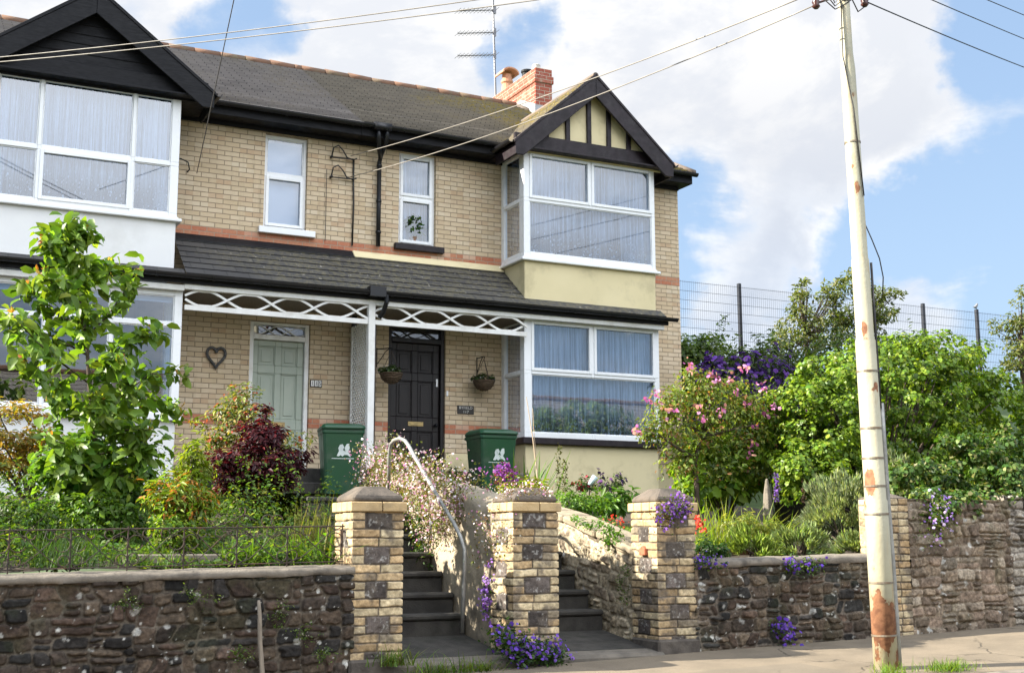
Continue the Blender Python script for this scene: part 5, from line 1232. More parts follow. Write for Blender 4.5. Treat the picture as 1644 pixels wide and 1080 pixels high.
# ================================================================ planting
# ---- young broad-leaved tree on the left
def young_tree():
    Y = -6.3; A = lambda px, py, dy=0: at(px, py, y=Y+dy)
    base = A(160, 800); base[2] = gz(base[0], Y)-.05
    t = thing('young_tree', 'slender young tree with big drooping green leaves left of the sage door', 'tree', tuple(base))
    tr = [base, A(157, 740), A(150, 680), A(143, 610), A(140, 560), A(132, 500), A(122, 440), A(113, 405), A(106, 366)]
    m = MB(); m.tube(tr, [.026, .024, .021, .019, .017, .014, .011, .007, .003], 9)
    limbs = [([A(150, 680), A(190, 640, -.2), A(240, 600, -.3), A(282, 600, -.3)]), ([A(145, 640), A(200, 620, .2), A(255, 645, .3), A(290, 660, .35)]), ([A(142, 590), A(180, 560, -.1), A(225, 540, -.25), A(252, 525, -.3)]),
             ([A(138, 540), A(170, 510, .2), A(195, 475, .25), A(218, 435, .3)]), ([A(132, 490), A(105, 470, -.2), A(85, 455, -.3), A(66, 440, -.35)]), ([A(140, 570), A(95, 545, .2), A(50, 525, .3), A(5, 512, .4)]),
             ([A(143, 615), A(95, 580, -.2), A(55, 545, -.35), A(20, 505, -.4)]), ([A(146, 640), A(100, 620, -.3), A(60, 600, -.4), A(38, 575, -.5)]), ([A(128, 460), A(150, 440, .2), A(168, 425, .3)]), ([A(115, 405), A(95, 400, -.1), A(66, 385, -.15)]),
             ([A(148, 660), A(120, 650, .3), A(85, 640, .4)]), ([A(110, 385), A(130, 380, .1), A(140, 370, .1)]), ([A(135, 520), A(100, 510, .3), A(60, 480, .4), A(45, 455, .4)]), ([A(152, 700), A(200, 690, -.3), A(240, 690, -.4)]), ([A(145, 630), A(165, 590, -.35), A(190, 575, -.45)]), ([A(155, 730), A(195, 722, -.2), A(235, 725, -.3)]), ([A(155, 735), A(115, 715, -.2), A(80, 705, -.3)]), ([A(158, 765), A(190, 762, -.25), A(215, 768, -.3)]), ([A(157, 750), A(125, 745, -.3), A(100, 752, -.35)]), ([A(150, 680), A(150, 660, -.3), A(165, 640, -.4)]), ([A(150, 690), A(175, 660, .4), A(215, 650, .5)])]
    for L in limbs: m.tube(L, list(np.linspace(.010, .003, len(L))), 6)
    m.build('trunk', 'bark', t, True)
    P = []; 
    for L in limbs+[tr[3:]]*3:
        L = np.array(L); n = 92 if len(L) < 7 else 70
        s = RNG.uniform(.22, 1.04, n)*(len(L)-1); i = np.clip(s.astype(int), 0, len(L)-2); f = (s-i)[:, None]
        P.append(L[i]*(1-f)+L[i+1]*f+RNG.normal(0, .062, (n, 3)))
    P = np.vstack(P); n = len(P)
    N = norm(rdir(n)*.9+np.array([0, -.25, .55])); T = norm(rdir(n)*.75+np.array([0, -.1, -.55]))
    sz = .125*(1+RNG.normal(0, .24, n)).clip(.45, 1.45)
    leaf_mesh('foliage', P, N, T, sz, .62, pick([(.075, .15, .022), (.095, .18, .028), (.055, .115, .02), (.12, .20, .03)], n, .18), 'leaf_gloss', t, 'broad')
    tips = [L[-1] for L in limbs]+[tr[-1]]; Q = np.vstack([np.array(p)+RNG.normal(0, .022, (7, 3)) for p in tips]); n = len(Q)
    leaf_mesh('young_leaves', Q, rdir(n), norm(rdir(n)+np.array([0, 0, .4])), .06, .5, pick([(.32, .14, .05), (.30, .20, .05), (.22, .24, .04)], n), 'leaf', t, 'lance')
young_tree()
def px_shrub(name, label, cat, pxb, y, box, ncl, rcl, n, size, wid, pal, depth=.55, **kw):
    """shrub standing at depth y whose body fills the given picture box"""
    x0, y0, x1, y1 = box; a = at(x0, (y0+y1)/2, y=y); b = at(x1, (y0+y1)/2, y=y); tp = at((x0+x1)/2, y0, y=y); bt = at((x0+x1)/2, y1, y=y)
    c = np.array([(a[0]+b[0])/2, y, (tp[2]+bt[2])/2]); rx = (b[0]-a[0])/2; rz = (tp[2]-bt[2])/2
    bs = at(pxb, y1, y=y); base = (bs[0], y, min(gz(bs[0], y), bt[2]+.05))
    return shrub(name, label, cat, base, c, (max(rx-rcl*.7, rx*.6), max(rx, rz)*depth, max(rz-rcl*.6, rz*.6)), ncl, rcl, n, size, wid, pal, **kw)
px_shrub('hydrangea', 'rounded bush of broad light green leaves under the young tree', 'shrub', 150, -6.0, (20, 690, 285, 850), 40, .20, 1500, .105, .82, [(.075, .16, .03), (.09, .18, .035), (.055, .13, .025), (.04, .10, .02)], mat='leaf', kind='broad', up=.9, droop=.25, r0=.014)
px_shrub('golden_maple', 'golden orange small leaved maple at the left edge under the bay window', 'shrub', 60, -4.3, (-90, 618, 118, 790), 38, .20, 3200, .055, .42, [(.20, .14, .03), (.20, .17, .035), (.13, .16, .035), (.23, .15, .045)], kind='lance', up=.9, flat=.4, bark='bark')
px_shrub('mixed_shrub', 'red tipped variegated shrub in front of the sage green door', 'shrub', 430, -4.1, (305, 606, 512, 830), 52, .17, 4600, .050, .48, [(.07, .11, .025), (.16, .18, .05), (.05, .085, .02), (.22, .20, .09), (.23, .05, .025)], wts=[.33, .22, .22, .13, .10], kind='lance', mat='leaf_gloss', bark='bark')
px_shrub('dark_maple', 'dark wine red maple in front of the variegated shrub', 'shrub', 400, -4.9, (322, 664, 506, 832), 60, .16, 6400, .055, .40, [(.040, .008, .012), (.055, .010, .014), (.028, .006, .010), (.13, .014, .018)], wts=[.38, .3, .22, .10], kind='lance', mat='leaf_dark', flat=.45, up=.9, bark='bark')
px_shrub('flame_shrub', 'low yellow green shrub with orange young tips behind the railing', 'shrub', 290, -7.05, (222, 752, 350, 872), 30, .12, 1500, .075, .26, [(.11, .18, .02), (.13, .20, .03), (.08, .14, .02), (.26, .12, .03)], wts=[.33, .24, .20, .23], kind='lance', up=.6)
px_shrub('yellow_shrub', 'small bright yellow green shrub beside the wine red maple', 'shrub', 305, -5.2, (286, 695, 345, 790), 14, .12, 560, .075, .28, [(.15, .20, .025), (.12, .18, .02), (.10, .16, .02)], kind='lance')
px_shrub('low_shrub', 'leafy green shrub low behind the railing left of centre', 'shrub', 190, -6.5, (95, 775, 235, 890), 34, .12, 1300, .055, .55, [G1, G2, (.08, .16, .03)], group=None)
px_shrub('leafy_perennial', 'dark low perennial beneath the broad leaved bush at the left edge', 'plant', 40, -6.9, (-60, 790, 110, 905), 30, .11, 1500, .045, .5, [G3, G1, (.05, .085, .03)])
px_shrub('leafy_perennial', 'fresh green perennial below the orange tipped shrub', 'plant', 300, -7.3, (225, 820, 330, 900), 24, .09, 1000, .045, .5, [G1, G2, GY])
px_shrub('leafy_perennial', 'green shrubby plant at the foot of the green bin by the steps', 'plant', 440, -4.6, (365, 780, 500, 860), 26, .13, 1300, .05, .5, [G3, G1, (.05, .09, .025)])
# ground cover over the left bed
n = 34000; X = RNG.uniform(.2, 4.0, n); Y = -7.82+RNG.beta(1.0, 1.5, n)*5.0
keep = fbm(X, Y, 2.2, 77)+RNG.normal(0, .06, n) > .33; X, Y = X[keep], Y[keep]; n = len(X)
Z = np.vectorize(gz)(X, Y)+RNG.uniform(.0, 1, n)**.8*(.08+.75*sstep(fbm(X, Y, 2.4, 78), .42, .75))*(.35+.65*sstep(Y, -7.7, -6.4))
P = np.stack([X, Y, Z], -1)
struct(leaf_mesh('ground_cover', P, norm(rdir(n)*.6+np.array([0, -.2, .8])), rdir(n), .045*(1+RNG.normal(0, .35, n)).clip(.4, 1.8), .5, pick([G1, G2, G3, (.05, .10, .03), GY], n, .25), 'leaf', None, 'diamond'), 'stuff')
def clump_blades(name, label, cat, px, py, y, n, h, w_, pal, rad=.12, group=None, flowers=None, **kw):
    b = at(px, py, y=y); z = gz(b[0], y) if kw.pop('ground', True) else b[2]
    t = thing(name, label, cat, (b[0], y, z), group)
    base = np.stack([b[0]+RNG.normal(0, rad, n), y+RNG.normal(0, rad, n), np.full(n, z)], -1)
    blades('foliage', t, base, h, w_, pal, **kw)
    if flowers:
        k, fs, fp, fz = flowers; q = np.stack([b[0]+RNG.normal(0, rad*1.1, k), y+RNG.normal(0, rad*1.1, k), z+fz*RNG.uniform(.75, 1.1, k)], -1)
        leaf_mesh('blossom', q, rdir(k)+np.array([0, -.6, .5]), rdir(k), fs, 1, pick(fp, k, .15), 'petal', t, 'flower')
    return t
BL = [(.07, .15, .025), (.10, .19, .03), (.05, .115, .02)]
clump_blades('daylily_clump', 'bright strap leaved clump on the coping left of the left pillar', 'plant', 500, 892, -7.62, 110, .24, .014, BL, .16, lean=1.4, group='strap leaved clumps behind the railing')
clump_blades('daylily_clump', 'bright strap leaved clump arching by the middle of the railing', 'plant', 395, 896, -7.6, 110, .20, .013, BL, .16, lean=1.5, group='strap leaved clumps behind the railing')
clump_blades('grass_clump', 'tall pale seeding grass beside the left pillar', 'grass', 500, 870, -7.3, 220, .42, .006, [(.20, .21, .06), (.14, .18, .05), (.24, .22, .09)], .14, lean=.35)
clump_blades('grass_clump', 'dark fine grass behind the left end of the railing', 'grass', 95, 900, -7.6, 380, .25, .005, [(.025, .06, .015), (.035, .08, .02)], .22, lean=.7)
clump_blades('grass_clump', 'fine green grass behind the middle of the railing', 'grass', 250, 905, -7.66, 160, .14, .006, [(.045, .095, .02), (.06, .12, .025)], .2, lean=.8)
m = MB(); a = at(270, 893, y=-7.45); m.box(a[0]-.35, -7.62, a[2]-.06, a[0]+.45, -7.2, a[2]+.02); tag(m.build('paving_slab', 'coping', bevel=.01), 'grey paving slab lying behind the railing', 'slab')

# ---- pink daisies over the centre wall
def mat_plant(name, label, cat, P, n_leaf, n_fl, ls, fs, pal, fpal, spread=.05, loc=None, kindl='diamond', fside=(-.35, -.45, .45), group=None):
    P = np.array(P, float); t = thing(name, label, cat, tuple(P.mean(0)) if loc is None else loc, group)
    q = P[RNG.integers(0, len(P), n_leaf)]+RNG.normal(0, spread, (n_leaf, 3))
    leaf_mesh('foliage', q, norm(rdir(n_leaf)+np.array([0, -.3, .6])), rdir(n_leaf), ls*(1+RNG.normal(0, .3, n_leaf)).clip(.4, 1.7), .45, pick(pal, n_leaf, .25), 'leaf', t, kindl)
    q = P[RNG.integers(0, len(P), n_fl)]+RNG.normal(0, spread*1.05, (n_fl, 3))+np.array(fside)*spread*1.0
    leaf_mesh('blossom', q, norm(rdir(n_fl)*.7+np.array(fside)), rdir(n_fl), fs*(1+RNG.normal(0, .25, n_fl)).clip(.5, 1.6), 1, pick(fpal, n_fl, .1), 'petal', t, 'flower')
    return t
DP = [(.70, .63, .62), (.64, .47, .50), (.56, .31, .40), (.74, .70, .68), (.45, .19, .31)]
P = []
for px, py, w_, h_, x, k in ((600, 745, 16, 14, 5.12, 6), (625, 755, 22, 22, 5.1, 12), (655, 765, 22, 26, 5.1, 14), (690, 775, 18, 18, 5.12, 8), (640, 795, 20, 22, 5.05, 8), (675, 800, 22, 22, 5.05, 10), (700, 830, 16, 22, 5.07, 8), (690, 858, 12, 14, 5.08, 2), (712, 815, 14, 18, 5.1, 6), (615, 775, 18, 14, 5.05, 5), (700, 876, 8, 8, 5.1, 1), (725, 790, 12, 10, 5.15, 4), (750, 772, 16, 5, 5.3, 2)):
    for i in range(k*2): P.append(at(px+RNG.normal(0, w_), py+RNG.normal(0, h_), x=x+RNG.normal(0, .06)))
mat_plant('daisy_drift', 'mass of small pink and white daisies cascading over the rendered wall behind the handrail', 'flowers', P, 8000, 2500, .032, .021, [(.10, .13, .03), (.07, .11, .025), (.14, .14, .05), (.10, .07, .03)], DP, .07)
P = []
for px, py, w_, h_, x, k in ((800, 800, 14, 8, 5.35, 8), (770, 795, 12, 8, 5.4, 6), (790, 845, 13, 22, 5.08, 7), (808, 865, 8, 16, 5.1, 4), (775, 850, 10, 20, 5.1, 3), (825, 785, 18, 6, 5.5, 5)):
    for i in range(k*2): P.append(at(px+RNG.normal(0, w_), py+RNG.normal(0, h_), x=x+RNG.normal(0, .04)))
mat_plant('daisy_drift', 'thin trail of pink daisies down the rendered wall beside the middle pillar', 'flowers', P, 1000, 260, .028, .018, [(.12, .12, .04), (.07, .10, .025), (.14, .08, .05)], DP, .06)
P = [(5.12+.42*RNG.random(), -8.2+.25*RNG.random(), 1.56+.05*RNG.random()) for i in range(40)]
mat_plant('daisy_drift', 'pink daisies spilling over the cap of the middle pillar', 'flowers', P, 700, 150, .022, .017, [(.12, .10, .04), (.08, .09, .03), (.13, .07, .05)], DP, .045)
# ---- purple campanula and aubrieta clumps
PUR = [(.11, .045, .36), (.15, .065, .44), (.08, .03, .28), (.22, .11, .48)]
def spot(px, py, w_, h_, y, k): return [at(px+RNG.normal(0, w_), py+RNG.normal(0, h_), y=y+RNG.normal(0, .03)) for i in range(k)]
mat_plant('bellflower_clump', 'purple bellflowers at the foot of the middle gate pillar', 'flowers', spot(850, 1048, 22, 7, -8.33, 34)+spot(812, 1025, 9, 8, -8.3, 14)+spot(885, 1054, 10, 5, -8.33, 8), 2200, 260, .035, .030, [(.03, .075, .02), (.045, .10, .022), (.02, .05, .014)], PUR, .05, fside=(-.1, -.7, .6))
mat_plant('aubrieta_clump', 'purple aubrieta hanging below the cap of the right gate pillar', 'flowers', spot(1085, 812, 16, 7, -8.27, 34)+spot(1068, 828, 9, 9, -8.26, 12)+spot(1100, 818, 6, 4, -8.27, 8), 900, 230, .026, .023, [(.06, .09, .03), (.10, .09, .03), (.04, .07, .02)], [(.17, .055, .36), (.24, .10, .44), (.11, .03, .27), (.34, .18, .48)], .032, fside=(-.2, -.7, .4))
mat_plant('bellflower_clump', 'purple bellflowers growing from the rendered wall beside the middle pillar', 'flowers', [at(785+RNG.normal(0, 4), 955+RNG.normal(0, 18), x=5.08+RNG.normal(0, .02)) for i in range(18)], 160, 130, .026, .026, [G3, G1], [(.34, .17, .56), (.42, .25, .62), (.28, .12, .50)], .022, fside=(-.8, -.3, .2))
mat_plant('bellflower_clump', 'purple bellflowers low in a crack of the wall left of the pole', 'flowers', spot(1250, 1008, 6, 6, -8.26, 12)+spot(1262, 1016, 6, 5, -8.26, 8)+spot(1265, 1035, 10, 4, -8.25, 6), 260, 100, .030, .032, [(.03, .07, .02), (.05, .10, .025)], PUR, .035, fside=(-.1, -.8, .4))
mat_plant('bellflower_clump', 'small purple bellflowers on the coping midway to the pole', 'flowers', spot(1275, 905, 7, 4, -8.27, 10)+spot(1303, 906, 7, 4, -8.27, 9), 420, 60, .032, .030, [(.03, .075, .02), (.06, .11, .025)], PUR, .035, fside=(-.1, -.8, .4))
mat_plant('bellflower_clump', 'sparse purple bellflowers on the wall end beside the right gate pillar', 'flowers', spot(1125, 903, 4, 6, -8.25, 8)+spot(1150, 902, 12, 4, -8.26, 6), 260, 50, .03, .026, [(.025, .06, .02), (.04, .08, .02)], PUR, .03, fside=(-.1, -.8, .4))
mat_plant('aubrieta_clump', 'lilac flowers trailing under the ivy of the tall wall', 'flowers', spot(1505, 832, 12, 14, -8.33, 20), 300, 90, .035, .028, [G1, (.09, .12, .04)], [(.33, .18, .55), (.5, .38, .62)], .05, fside=(-.1, -.8, .4))
# ---- weeds in joints
WEEDS = [('wall_weed', 'weeds hanging from the joint in the middle of the dark left wall', 205, 966), ('wall_weed', 'weeds in the dark left wall just left of the stake', 315, 958), ('wall_weed', 'weed tuft on the dark left wall right of the stake', 447, 985), ('wall_weed', 'weed tuft low on the dark left wall beside the left pillar', 490, 1020), ('wall_weed', 'weed patch low on the dark left wall at the stake foot', 385, 1052), ('wall_weed', 'weed tuft near the foot of the left pillar on the wall', 520, 1050)]
for nm, lb, px, py in WEEDS: mat_plant(nm, lb, 'weeds', spot(px, py, 11, 7, -8.25, 14), 150, 6, .022, .012, [(.05, .10, .02), (.08, .13, .025), (.035, .07, .015)], [(.4, .38, .3)], .022, group='weeds growing from the street wall')
mat_plant('trailing_ivy', 'trailing ivy on the sunlit wall beside the right hand steps', 'ivy', [at(920+i*4.4, 832+i*1.35+RNG.normal(0, 4), x=6.60) for i in range(18)]+[at(975+RNG.normal(0, 5), 868+RNG.normal(0, 10), x=6.59) for i in range(8)], 380, 0, .042, .01, [(.05, .12, .02), (.07, .15, .03)], [(.4, .4, .4)], .022)
mat_plant('ivy_tuft', 'weeds at the foot of the sunlit wall beside the right gate pillar', 'weeds', [at(1003+RNG.normal(0, 5), 935+RNG.normal(0, 14), x=6.60) for i in range(10)], 130, 0, .03, .01, [(.04, .09, .02), (.07, .12, .03)], [(.4, .4, .4)], .03)
mat_plant('fern_tuft', 'dark ferns growing at the side of the left steps', 'fern', [at(672+RNG.normal(0, 7), 870+RNG.normal(0, 22), x=5.02) for i in range(14)], 420, 0, .045, .01, [(.02, .05, .012), (.03, .065, .015)], [(.4, .4, .4)], .05)
for nm, lb, px, py, s in (('grass_tuft', 'grass tuft at the foot of the left gate pillar', 635, 1062, 1), ('grass_tuft', 'wide grass tuft along the pavement before the threshold', 700, 1078, 1.4), ('grass_tuft', 'grass tuft by the threshold left of the bellflowers', 770, 1076, 1)):
    b = at(px, py, y=-8.32); t = thing(nm, lb, 'grass', (b[0], -8.32, b[2]-.03), 'grass tufts along the pavement')
    n = int(110*s); base = np.stack([b[0]+RNG.normal(0, .09*s, n), -8.32+RNG.normal(0, .04, n), np.full(n, b[2]-.03)], -1)
    blades('foliage', t, base, .13, .009, [(.05, .11, .02), (.08, .15, .03), (.10, .13, .04)], lean=1.0)
for nm, lb, px, py, s in (('grass_tuft', 'bright grass tuft on the verge right of the pole', 1522, 1068, .9), ('grass_tuft', 'grass growing round the base of the pole', 1432, 1074, .45)):
    b = at(px, py, y=-10.0); z = pave_z(b[0], -10.); b = at(px, py+6, z=z); t = thing(nm, lb, 'grass', tuple(b), 'grass tufts along the pavement')
    n = int(300*s); base = np.stack([b[0]+RNG.normal(0, .14*s, n), b[1]+RNG.normal(0, .07, n), np.full(n, z-.01)], -1)
    blades('foliage', t, base, .085, .006, [(.09, .17, .02), (.13, .20, .03), (.06, .13, .02)], lean=1.0)

# ---- bed between the right pillars and the bay
px_shrub('box_bush', 'low bright green leafy bush before the cream bay', 'shrub', 935, -5.6, (885, 778, 985, 840), 30, .10, 1700, .042, .55, [(.06, .14, .015), (.09, .18, .02), (.045, .11, .015)], nst=8)
px_shrub('broad_perennial', 'broad leaved dark green plant between the low bush and the fern', 'plant', 985, -5.0, (955, 785, 1015, 830), 12, .10, 260, .10, .4, [(.04, .10, .02), (.06, .13, .025)], kind='lance', nst=5)
def fern(label, px, py, y, n, L):
    b = at(px, py, y=y); z = gz(b[0], y); t = thing('fern', label, 'fern', (b[0], y, z)); P = []; N = []; T = []; S = []
    for i in range(n):
        a = RNG.uniform(0, 2*PI); d = np.array([math.cos(a), math.sin(a), 0]); l = L*RNG.uniform(.75, 1.1); lean = RNG.uniform(.35, .9)
        for s in np.linspace(.15, 1, 22):
            p = np.array([b[0], y, z])+d*l*lean*s*(.4+.6*s)+np.array([0, 0, l*(s-.38*lean*s*s)]); sd = np.array([-d[1], d[0], 0])
            for q in (-1, 1): P.append(p); T.append(sd*q+d*.5); N.append(np.array([0, 0, 1.])-d*.5+RNG.normal(0, .1, 3)); S.append(l*.20*(1.05-s)**.7+.012)
    n = len(P); leaf_mesh('fronds', np.array(P), np.array(N), np.array(T), np.array(S), .30, pick([(.10, .19, .025), (.13, .22, .03), (.07, .15, .02)], n, .12), 'leaf', t, 'diamond')
fern('bright green shuttlecock fern under the right end of the cream bay', 1028, 812, -4.6, 20, .55)
clump_blades('iris_clump', 'tall upright iris leaves before the left corner of the bay', 'plant', 852, 792, -3.9, 46, .68, .035, [(.05, .115, .02), (.075, .15, .03), (.035, .09, .02)], .12, lean=.45)
px_shrub('golden_perennial', 'yellow green leafy plant beside the right hand bin', 'plant', 835, -4.6, (795, 765, 880, 810), 18, .10, 620, .075, .3, [(.17, .22, .025), (.12, .19, .025), (.20, .23, .04)], kind='lance', nst=6)
mat_plant('purple_tips', 'magenta purple leaf tips beside the right hand bin', 'flowers', spot(812, 765, 14, 5, -4.9, 20), 160, 110, .05, .035, [(.12, .02, .10), (.10, .10, .03)], [(.16, .03, .22), (.22, .05, .25)], .05)
b = at(865, 785, y=-4.0); t = thing('pampas_stalk', 'two thin dead stalks standing up before the bay window corner', 'plant', tuple(b)); m = MB(); m.tube([b, at(860, 740, y=-4), at(855, 700, y=-4), at(845, 637, y=-4)], [.008, .008, .007, .004], 6); m.tube([b, at(861, 740, y=-4), at(857, 690, y=-4), at(855, 655, y=-4)], .004, 5); m.build('stalk', M('straw', (.50, .38, .26), None, 8, .8), t)
for lb, px, y0, y1, yy in (('dark seeding spire before the bay, taller', 897, 715, 790, -4.4), ('dark seeding spire before the bay, shorter', 907, 742, 790, -4.5)):
    P = [at(px+RNG.normal(0, 1.6), y, y=yy) for y in np.linspace(y0, y1, 30)]; t = mat_plant('flower_spire', lb, 'plant', P, 150, 0, .035, .02, [(.05, .07, .02), (.07, .075, .03)], [(.3, .3, .3)], .018, loc=tuple(at(px, y1, y=yy)))
px_shrub('african_daisy', 'dark leaved plant with deep purple daisies under the bay', 'plant', 975, -4.4, (955, 752, 1000, 800), 12, .08, 420, .04, .4, [(.03, .06, .02), (.045, .08, .025)], nst=6, flowers=(46, .055, [(.07, .02, .13), (.11, .04, .18), (.14, .06, .2)]))
px_shrub('red_flowers', 'crimson flowered plant below the bay window', 'plant', 937, -4.5, (922, 768, 950, 795), 8, .06, 200, .04, .5, [(.04, .09, .02)], nst=3, flowers=(40, .035, [(.30, .012, .03), (.4, .03, .06)]))
mat_plant('begonia_clump', 'bright red flowers on the lawn edge left of the right gate pillar', 'flowers', spot(985, 842, 9, 4, -6.2, 14), 90, 60, .035, .022, [(.05, .11, .02)], [(.62, .03, .02), (.7, .08, .04)], .035)
mat_plant('begonia_clump', 'bright red flowers just right of the right gate pillar', 'flowers', spot(1119, 840, 3, 8, -7.5, 12), 40, 70, .03, .026, [(.05, .11, .02)], [(.65, .03, .03), (.75, .10, .06)], .028)
b = at(946, 768, y=-4.6); m = MB(); m.lathe([(.03, 0), (.036, .08), (.04, .13), (.034, .135), (.03, .02)], (0, 0, 0), 14); o = m.build('plant_cloche', 'plastic_bag', smooth=True); o.location = (b[0], -4.6, b[2]-.08); o.rotation_euler = (.3, .55, 0); tag(o, 'clear pale plastic cup tilted among the flowers before the bay', 'cup')
b = at(727, 768, y=-2.2); t = thing('potted_plant', 'small dark pot plant on the path beside the brown door', 'plant', (b[0], -2.2, 1.75)); m = MB(); m.lathe([(.07, 0), (.10, .15), (.11, .15), (.11, .18), (.09, .17)], (b[0], -2.2, b[2]-.28), 16); m.build('pot', 'pot', t, True)
P, out, cc = clump_points((b[0], -2.2, b[2]), (.10, .10, .13), 14, .06, 420); leaves_on('foliage', t, P, out, .06, .18, [(.03, .05, .03), (.045, .065, .04)], 'leaf', 'lance', up=.2)
grid_mesh('lawn', np.linspace(7.0, 8.6, 20), np.linspace(-7.2, -5.0, 20), lambda x, y: gz(x, y)+.035, 'lawn', .03)
def tuft_field(name, x0, x1, y0, y1, n, h, w_, pal, cut=.0):
    X = RNG.uniform(x0, x1, n); Y = RNG.uniform(y0, y1, n); Z = np.vectorize(gz)(X, Y)+.02
    return struct(blades(name, None, np.stack([X, Y, Z], -1), h, w_, pal, lean=.8), 'stuff')
tuft_field('grass', 7.0, 8.6, -7.2, -5.0, 9000, .045, .005, [(.09, .16, .02), (.12, .19, .03), (.07, .13, .02)])
# bed behind the low right wall
px_shrub('parsley_clump', 'dark green leafy clump behind the coping beside the right gate pillar', 'plant', 1140, -7.65, (1113, 862, 1172, 905), 22, .07, 1100, .035, .55, [(.022, .06, .014), (.035, .085, .02), (.018, .045, .012)], nst=5, depth=.6)
def heath(label, box, y, n, pal, h=.11, w_=.010, name='lavender_bush', cat='shrub', group=None, depth=.7):
    x0, y0, x1, y1 = box; a = at(x0, y1, y=y); b = at(x1, y1, y=y); tp = at((x0+x1)/2, y0, y=y); c = np.array([(a[0]+b[0])/2, y, max(gz(a[0], y), a[2])-.02]); rx = (b[0]-a[0])/2; rz = tp[2]-c[2]
    t = thing(name, label, cat, tuple(c), group); ncl = max(14, int(rx*rz*160))
    d = rdir(ncl*3); d = d[d[:, 2] > -.05][:ncl]; cc = c+d*np.array([rx*.82, rx*depth, rz*.80])*RNG.uniform(.35, 1, (len(d), 1))**.5
    i = RNG.integers(0, len(cc), n); e = rdir(n)
    P = cc[i]+e*np.array([.07, .07, .06])*RNG.uniform(.2, 1, (n, 1))*(1+rx*.4)
    out = norm(P-c+np.array([0, 0, .12])+rdir(n)*.12)
    N = norm(np.cross(out, rdir(n))); leaf_mesh('foliage', P, N, out, h*(1+RNG.normal(0, .3, n)).clip(.4, 1.7), w_/h, pick(pal, n, .2), 'leaf', t, 'diamond')
    stems('stem', t, c, cc[:10], .012, .004, 'bark')
LAV = [(.15, .22, .12), (.18, .25, .13), (.11, .165, .085)]
GR = 'lavender bushes along the low right wall'
heath('fresh green lavender bush nearest the right gate pillar', (1170, 838, 1250, 892), -7.5, 5600, [(.15, .23, .07), (.18, .26, .09), (.11, .18, .05)], .06, .0075, group=GR)
heath('grey green lavender bush midway along the low right wall', (1240, 832, 1330, 890), -7.55, 6200, LAV, .06, .0075, group=GR)
heath('small lavender bush at the pole end of the low right wall', (1340, 850, 1420, 890), -7.6, 4000, LAV, .06, .0075, group=GR)
heath('large grey green rosemary bush left of the pole', (1280, 725, 1425, 875), -7.1, 19000, [(.155, .21, .145), (.20, .26, .185), (.12, .165, .115)], .050, .0075, 'rosemary_bush', depth=.8)
heath('upright grey green rosemary bush behind the pole', (1380, 688, 1475, 850), -6.7, 15000, [(.145, .20, .14), (.185, .24, .17), (.11, .155, .105)], .050, .0075, 'rosemary_bush', depth=.8)
clump_blades('montbretia_clump', 'yellow green grassy clump under the pink rose tree', 'plant', 1150, 850, -6.7, 120, .40, .014, [(.13, .19, .03), (.17, .22, .04), (.09, .16, .025)], .15, lean=.8)
clump_blades('montbretia_clump', 'yellow green grassy clump behind the lavender', 'plant', 1225, 850, -6.5, 120, .36, .014, [(.11, .17, .03), (.15, .20, .04), (.08, .14, .025)], .16, lean=.9)
px_shrub('edging_plant', 'pale yellow green low plants along the brick edged bed', 'plant', 1195, -7.0, (1135, 822, 1260, 862), 20, .07, 900, .05, .3, [(.14, .19, .04), (.18, .21, .06), (.09, .14, .03)], kind='lance', nst=4, depth=.4)
for i, px in enumerate((1135, 1160, 1185, 1210)):
    b = at(px, 862, y=-7.25); m = MB(); m.box(b[0]-.10, -7.30, .98, b[0]+.10, -7.20, 1.10)
    o = m.build('edging_brick', M('worn edging brick', (.26, .13, .075), (.20, .12, .08), 9, .95, .8, 30, dirt=(.10, .09, .06)), bevel=.014); o['group'] = 'bricks edging the raised bed'; o['category'] = 'brick'; o['label'] = 'worn red brick edging the raised bed behind the low right wall'
for lb, px, y0, y1, yy in (('purple salvia spike left of the rosemary', 1247, 762, 806, -6.2), ('brown dead flower stalk left of the rosemary', 1291, 758, 815, -6.3)):
    P = [at(px+RNG.normal(0, 1.3), y, y=yy) for y in np.linspace(y0, y1, 26)]; mat_plant('flower_spire', lb, 'plant', P, 60, 70, .03, .024, [(.05, .07, .02), (.07, .06, .03)], [(.20, .10, .40), (.14, .06, .28)] if 'salvia' in lb else [(.10, .06, .04)], .015, loc=tuple(at(px, y1, y=yy)))
m = MB(); b = at(1232, 800, y=-6.0); m.lathe([(.07, 0), (.05, .25), (.02, .42), (.01, .44)], (b[0], -6.0, b[2]-.2), 6); tag(m.build('garden_stone', 'coping', bevel=.01), 'pointed grey stone standing among the plants under the rose tree', 'stone')

# ---- pink rose tree
Y = -5.2; A = lambda px, py, dy=0: at(px, py, y=Y+dy)
bs = A(1120, 805); t = thing('rose_tree', 'bushy tree with pink blossom and a bare twisted trunk before the bay', 'tree', tuple(bs))
m = MB(); bs[2] -= .35
m.tube([bs, A(1118, 775), A(1115, 745), A(1122, 715), A(1128, 690)], [.036, .033, .030, .026, .02], 8)
for L in ([A(1116, 735), A(1090, 720, -.1), A(1060, 700, -.1), A(1035, 690, -.1)], [A(1125, 700), A(1100, 670, .2), A(1075, 640, .2)], [A(1127, 692), A(1140, 650, -.2), A(1135, 615, -.2)], [A(1125, 705), A(1170, 690, -.2), A(1220, 680, -.3)], [A(1126, 695), A(1180, 650, .2), A(1200, 620, .2)], [A(1116, 732), A(1075, 735, .2), A(1050, 715, .2)], [A(1124, 700), A(1165, 720, .1), A(1215, 730, .1)]):
    m.tube(L, list(np.linspace(.024, .005, len(L))), 6)
m.build('trunk', 'bark', t, True)
P = []; O = []
